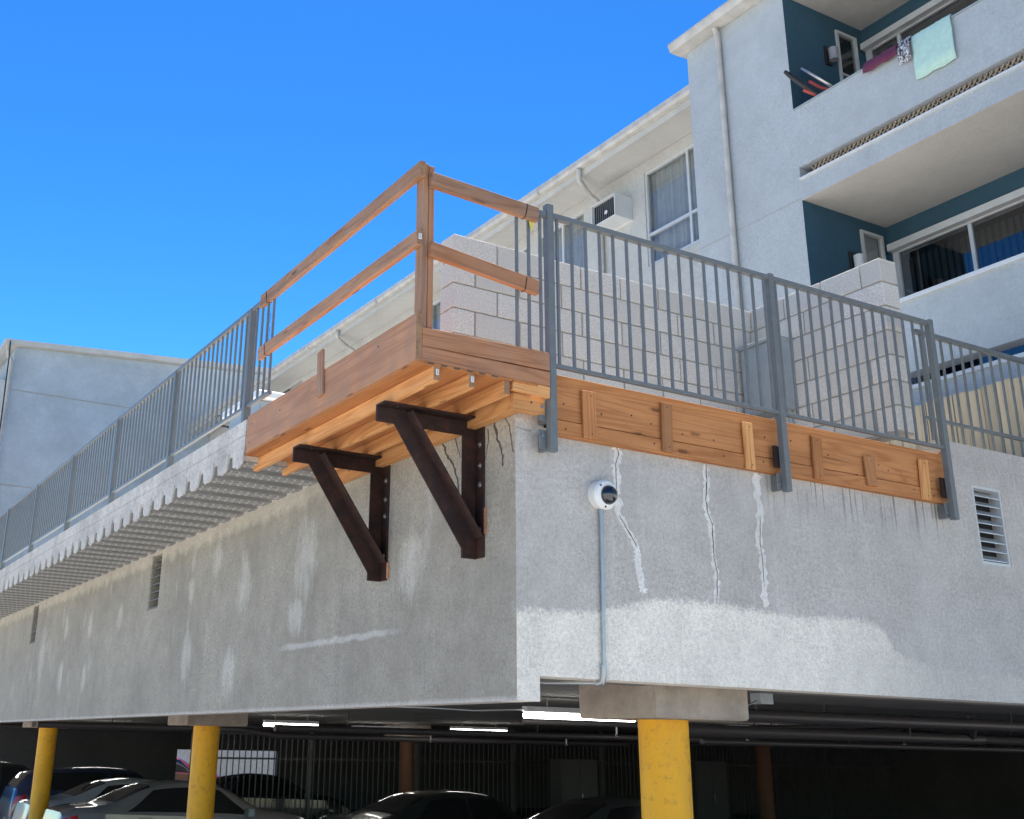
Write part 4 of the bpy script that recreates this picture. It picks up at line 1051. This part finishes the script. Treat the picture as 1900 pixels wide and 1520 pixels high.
def car(name, label, loc, T, mat, L=4.6, H=None, W=None, group='cars parked in the garage', tail='lens_r', rot=0):
    t = thing(name, label, 'car', (loc[0], loc[1], GZ+.006), group)
    base = max(abs(T['top'][0][0]), 1)*2
    m4 = Matrix.Translation(Vector((loc[0], loc[1], GZ+.006))) @ Matrix.Rotation(rot, 4, 'Z') @ Matrix.Diagonal((L/base, (W or 1.8)/1.8, (H or T['H'])/T['H'], 1))
    def tr(vs): return [tuple(m4 @ Vector(v)) for v in vs]
    xa, xb = T['top'][0][0], T['top'][-1][0]; n = 56
    xs = [xa+(xb-xa)*i/n for i in range(n+1)]
    vs = []; k = 19
    for x in xs:
        q = section(T, x); ring = [(x, y, z) for y, z in q]+[(x, -y, z) for y, z in q[-2::-1]]; vs += ring
    fs = [(i*k+j, i*k+j+1, (i+1)*k+j+1, (i+1)*k+j) for i in range(n) for j in range(k-1)]
    fs += [tuple(range(k)), tuple(range(n*k, n*k+k))]+[(i*k, (i+1)*k, (i+1)*k+k-1, i*k+k-1) for i in range(n)]
    body = MB().add(tr(vs), fs).build('body', mat, t, smooth=True)
    (b0, t0), (b1, t1) = T['side']
    for sg in (1, -1):
        for (f0, f1) in ((0, None), (None, 1)):
            g = []; nu, nv = 12, 6
            for j in range(nv+1):
                s_ = .06+.86*j/nv; xs0 = b0+(t0-b0)*s_; xs1 = b1+(t1-b1)*s_
                a_, c_ = (xs0, T['bp']-.03) if f1 is None else (T['bp']+.03, xs1)
                for i in range(nu+1):
                    x = a_+(c_-a_)*i/nu; p_ = side_pt(T, x, s_); g.append((p_[0], sg*p_[1], p_[2]))
            ff = [(j*(nu+1)+i, j*(nu+1)+i+1, (j+1)*(nu+1)+i+1, (j+1)*(nu+1)+i) for j in range(nv) for i in range(nu)]
            MB().add(tr(g), ff).build('side_window', 'cglass', t, smooth=True)
        # tail lamps / head lamps / handles / mirror
        for (u0, u1, s0, s1, nm, mt) in ((xa+.03, xa+.30, .70 if T is SUV else .80, .985, 'tail_lamp', tail), (xa+.02, xa+.12, .74, .84, 'tail_lamp', 'lens_w'), (xb-.42, xb-.10, .70, .92, 'headlamp', 'lens_w')):
            g = []
            for j in range(4):
                for i in range(6):
                    x = u0+(u1-u0)*i/5; q = section(T, x); zc = interp(T['belt'], x); z = zc*(s0+(s1-s0)*j/3)
                    pts = q[:5]; y = pts[-1][0]
                    for a in range(4):
                        if pts[a][1] <= z <= pts[a+1][1]: y = pts[a][0]+(pts[a+1][0]-pts[a][0])*(z-pts[a][1])/max(1e-6, pts[a+1][1]-pts[a][1])
                    g.append((x-.004, sg*(y+.008), z))
            MB().add(tr(g), [(j*6+i, j*6+i+1, (j+1)*6+i+1, (j+1)*6+i) for j in range(3) for i in range(5)]).build(nm, mt, t, smooth=True)
        for hx in (-.95, .05):
            q = section(T, hx); MB().add(*[tr([(hx+a, sg*(q[3][0]+b), q[3][1]-.06+c) for a, b, c in ((-.1, 0, 0), (.1, 0, 0), (.1, .03, 0), (-.1, .03, 0), (-.1, 0, .025), (.1, 0, .025), (.1, .03, .025), (-.1, .03, .025))]), [(0, 3, 2, 1), (4, 5, 6, 7), (0, 1, 5, 4), (1, 2, 6, 5), (2, 3, 7, 6), (3, 0, 4, 7)]]).build('door_handle', mat, t)
        q = section(T, .80); MB().add(*[tr([(.78+a, sg*(q[4][0]+b), q[4][1]+c) for a, b, c in ((-.05, -.02, -.02), (.08, -.02, 0), (.06, .2, 0), (-.05, .2, 0), (-.05, 0, .12), (.06, 0, .12), (.05, .19, .12), (-.05, .19, .12))]), [(0, 3, 2, 1), (4, 5, 6, 7), (0, 1, 5, 4), (1, 2, 6, 5), (2, 3, 7, 6), (3, 0, 4, 7)]]).build('mirror', mat, t)
        for wx in (-1.38, 1.38):
            wy = sg*.80
            tyre = MB(); tyre.lathe([(.20, -.10), (.30, -.10), (.32, -.07), (.32, .07), (.30, .10), (.20, .10)], (0, 0, 0), (0, 1, 0), 28)
            tv = MB(); tv.v = tr([(a+wx, b+wy, c+.32) for a, b, c in tyre.v]); tv.f = tyre.f; tv.mi = tyre.mi
            wo_ = tv.build('wheel', 'black', t, smooth=True)
            rm = MB().lathe([(0, .085), (.06, .10), (.19, .09), (.205, .04)], (0, 0, 0), (0, sg, 0), 20)
            rv_ = MB(); rv_.v = tr([(a+wx, b+wy, c+.32) for a, b, c in rm.v]); rv_.f = rm.f; rv_.mi = rm.mi
            rv_.build('rim', 'rim', wo_, smooth=True)
    for nm, (u0, u1) in (('windshield', T['ws']), ('rear_window', T['rw'])):
        g = []
        for i in range(9):
            x = u0+(u1-u0)*i/8; q = section(T, x); wr_ = q[6][0]*.96
            pts = [(0, q[9][1]), (q[8][0], q[8][1]), (q[7][0], q[7][1]), (q[6][0], q[6][1])]
            for j in range(-8, 9):
                y = abs(j)/8*wr_; z = pts[-1][1]
                for a in range(3):
                    if pts[a][0] <= y <= pts[a+1][0]: z = pts[a][1]+(pts[a+1][1]-pts[a][1])*(y-pts[a][0])/max(1e-6, pts[a+1][0]-pts[a][0])
                g.append((x+(.004 if nm == 'windshield' else -.004), math.copysign(y, j), z+.006))
        MB().add(tr(g), [(i*17+j, i*17+j+1, (i+1)*17+j+1, (i+1)*17+j) for i in range(8) for j in range(16)]).build(nm, 'cglass', t, smooth=True)
    return t
car('parked_car', 'silver grey sedan behind the middle yellow column', (3.6, 15.9), SED, 'p_silver', 4.9, 1.50)
car('parked_car', 'white sedan between the leftmost yellow column and the silver sedan', (3.7, 19.3), SED, 'p_white', 4.7, 1.44)
car('parked_car', 'navy hatchback with tall red tail lamp at the left edge', (3.95, 22.6), SUV, 'p_navy', 4.5, 1.58)
car('parked_car', 'dark car roof behind the navy hatchback at the left edge', (2.2, 26.0), SUV, 'p_dark', 4.5, 1.62)
car('parked_car', 'black sedan deep in the garage left of the nearest yellow column', (7.1, 12.4), SED, 'p_dark', 4.7, 1.47)
car('parked_car', 'charcoal sedan directly left of the nearest yellow column', (8.9, 10.0), SED, 'p_grey', 4.7, 1.46)
car('parked_car', 'black car roof right of the middle yellow column', (7.9, 23.), SED, 'p_dark', 4.6, 1.45)
car('parked_car', 'maroon car seen small through the bars behind the middle yellow column', (10.3, 38.5), SUV, 'p_maroon', 4.5, 1.7)

# ------------------------------------------------------------------ garage fittings
def fixture(x, y, z, L, lab, rz=0):
    t = thing('tube_light', lab, 'light', (x, y, z), 'lit tube lights under the garage ceiling')
    c, s_ = math.cos(rz), math.sin(rz)
    a = Vector((x-c*L/2, y-s_*L/2, z)); b = Vector((x+c*L/2, y+s_*L/2, z))
    tube('tube', [a, b], .028, 'tube', t, 10)
    board('housing', a+Vector((0, 0, .055)), b+Vector((0, 0, .055)), .05, .09, (0, 0, 1), 'white', t)
    for k in (.2, .8):
        p_ = a.lerp(b, k); tube('hanger', [p_+Vector((0, 0, .08)), (p_.x, p_.y, 2.43)], .006, 'conduit', t, 6)
    return t
fixture(3.27, 3.74, 2.25, 1.30, 'lit tube light left of the nearest column cap')
fixture(4.55, 13.6, 2.26, 1.0, 'lit tube light right of the middle yellow column')
fixture(4.4, 25.0, 2.25, 1.4, 'lit tube light between the leftmost and middle yellow columns')
fixture(2.3, 29.0, 2.25, 1.3, 'lit tube light at the far left edge of the garage')
fixture(8.3, 17.5, 2.28, 1.3, 'distant lit tube light left of centre seen above the bar fence')
fixture(9.0, 14.6, 2.27, 1.3, 'distant lit tube light right of centre seen above the bar fence')
fixture(10.5, 8.6, 2.30, 1.3, 'lit tube light just right of the nearest yellow column')
# bar fence inside
bf = thing('bar_fence', 'dark vertical bar fence across the garage interior', 'fence', (15, 20, GZ))
x = 5.0; b0 = None
while x < 28:
    pos = Vector((x, 20., GZ+.01))
    if b0 is None: b0 = MB().box((-.010, -.010, 0), (.010, .010, 2.36)).build('bar', 'barf', bf, mat4=Matrix.Translation(pos))
    else: dup(b0, Matrix.Translation(pos), bf)
    x += .14
for z in (.05, 1.62, 2.14): box('rail', (5, 19.985, z), (28, 20.015, z+.04), 'barf', bf)
for k in range(9): box('post', (5.0+k*2.8, 19.95, GZ+.007), (5.07+k*2.8, 20.06, 2.419), 'barf', bf)
def pipe(lab, pts, r, mat='pipe', hang=()):
    t = thing('pipe_run', lab, 'pipe', pts[0])
    tube('pipe', pts, r, mat, t, 12)
    for h in hang:
        i = 0; p_ = Vector(pts[0]).lerp(Vector(pts[-1]), h)
        tube('strap', [(p_.x, p_.y, p_.z-r), (p_.x+.03, p_.y, 2.425)], .010, mat, t, 6)
    return t
pipe('dark drain pipe under the ceiling right of the nearest column', [(2.5, 2.6, 2.28), (12, 2.9, 2.30), (22, 3.1, 2.32)], .06, hang=(.1, .3, .5, .7))
pipe('slim water pipe below the drain pipe at the right', [(3.2, 4.6, 2.22), (26, 4.9, 2.22)], .03, hang=(.1, .25, .4, .6))
pipe('dark sprinkler main crossing the middle of the garage', [(3.0, 10.6, 2.17), (26, 10.8, 2.17)], .05, hang=(.05, .2, .35, .5))
pipe('dark pipe run above the parked sedans', [(.9, 16.4, 2.20), (4.6, 16.3, 2.20), (5.4, 16.2, 2.10), (14, 16.2, 2.10)], .055, hang=(.1, .4))
pipe('dark pipe run above the navy hatchback', [(.6, 23.5, 2.22), (14, 23.5, 2.22)], .06, hang=(.1, .3))
pipe('thick dark elbow pipe beside the nearest column cap', [(3.1, 2.2, 2.36), (3.1, 2.2, 2.25), (3.2, 2.3, 2.16), (3.6, 2.7, 2.14), (9, 3.6, 2.16)], .055, hang=(.4, .7))
pipe('thin conduit feeding the tube light left of the nearest column', [(.3, 6.0, 2.34), (1.9, 4.25, 2.30), (2.2, 3.95, 2.28), (2.62, 3.75, 2.30)], .008, 'conduit')
def sprink(x, y, z, lab):
    t = thing('sprinkler_head', lab, 'sprinkler', (x, y, z), 'sprinkler heads on the pipes')
    tube('stem', [(x, y, z+.08), (x, y, z)], .010, 'conduit', t, 8)
    MB().lathe([(.018, -.002), (.018, .002), (0, .002)], (x, y, z-.02), (0, 0, 1), 10).build('deflector', 'bolt', t)
    tube('frame', [(x-.012, y, z), (x-.014, y, z-.012), (x, y, z-.02)], .003, 'bolt', t, 5)
for i, (x, y, z, l) in enumerate(((4.4, 4.615, 2.12, 'first sprinkler head right of the nearest yellow column'), (6.3, 4.64, 2.12, 'second sprinkler head right of the nearest yellow column'), (9.0, 4.68, 2.12, 'third sprinkler head right of the nearest yellow column'), (14.2, 4.75, 2.12, 'sprinkler head near the right edge of the garage'),
                                 (5.6, 10.62, 2.05, 'sprinkler head on the main pipe above the black sedan'), (8.2, 10.65, 2.05, 'sprinkler head on the main pipe above the charcoal sedan'))):
    sprink(x, y, z, l)
jb_ = thing('junction_box', 'small grey junction box on the ceiling right of the nearest cap', 'junction box', (3.5, 1.6, 2.33))
box('box', (3.42, 1.55, 2.33), (3.56, 1.67, 2.4195), 'conduit', jb_, .004)
tube('wire', [(3.42, 1.6, 2.36), (3.3, 1.62, 2.30), (3.22, 1.6, 2.33), (3.12, 1.6, 2.38)], .006, 'conduit', jb_, 6)
M['gcab'] = m_metal_paint('dark_cabinet_paint', (.05, .055, .06), .5)
for (x, y, lab) in ((14.5, 18.9, 'grey utility cabinet by the bar fence right of the dim brown column'), (18.8, 18.9, 'grey utility cabinet by the bar fence farther right')):
    t = thing('utility_cabinet', lab, 'cabinet', (x, y, GZ+.006))
    box('cabinet', (x-.55, y-.25, GZ+.007), (x+.55, y+.25, 1.75), 'gcab', t, .01)
    for k in (-1, 1): box('door', (x-.52 if k < 0 else x+.01, y-.265, GZ+.1), (x-.01 if k < 0 else x+.52, y-.2505, 1.70), 'gcab', t, .004)
    box('handle', (x+.04, y-.285, .75), (x+.06, y-.2655, .95), 'bolt', t)
pipe('rusty drain branch dropping from the ceiling near the right edge', [(8.6, 3.4, 2.41), (8.6, 3.4, 2.30), (8.7, 3.5, 2.20), (9.2, 3.9, 2.17), (16, 5.6, 2.17)], .05, hang=(.5, .8))
pipe('slim pipe pair crossing the right of the garage', [(5.5, 6.4, 2.26), (26, 7.0, 2.26)], .025, hang=(.15, .3, .45, .6))
pipe('dark pipe angling up to the ceiling right of the nearest column', [(4.2, 3.3, 2.15), (7.5, 4.3, 2.15), (8.2, 4.5, 2.24), (15, 6.4, 2.24)], .04, hang=(.3, .5, .7, .9))
pipe('dark pipe hung low across the right of the garage', [(6.5, 5.6, 2.08), (24, 5.9, 2.08)], .035, hang=(.05, .15, .25, .35, .5, .7))
pipe('slim pipe crossing under the ceiling toward the front beam', [(9.5, .7, 2.33), (9.7, 8., 2.33)], .03)
pipe('slim pipe running deep beside the bar fence', [(6, 19.6, 2.3), (28, 19.6, 2.3)], .04, hang=(.2, .5, .8))
# exterior wall glimpsed beyond the garage
M['yardw'] = m_plain('cream_yard_paint', (.78, .74, .64), .8)
ew = thing('yard_wall', 'pale ribbed yard wall glimpsed beyond the garage bars', 'wall', (10, 44, GZ))
box('wall_panel', (2, 44, GZ), (34, 44.2, 2.6), 'yardw', ew)
for k in range(60): box('rib', (6+k*.3, 43.96, GZ), (6.05+k*.3, 43.999, 2.6), 'yardw', ew) if k < 40 else None
bpy.context.view_layer.update()
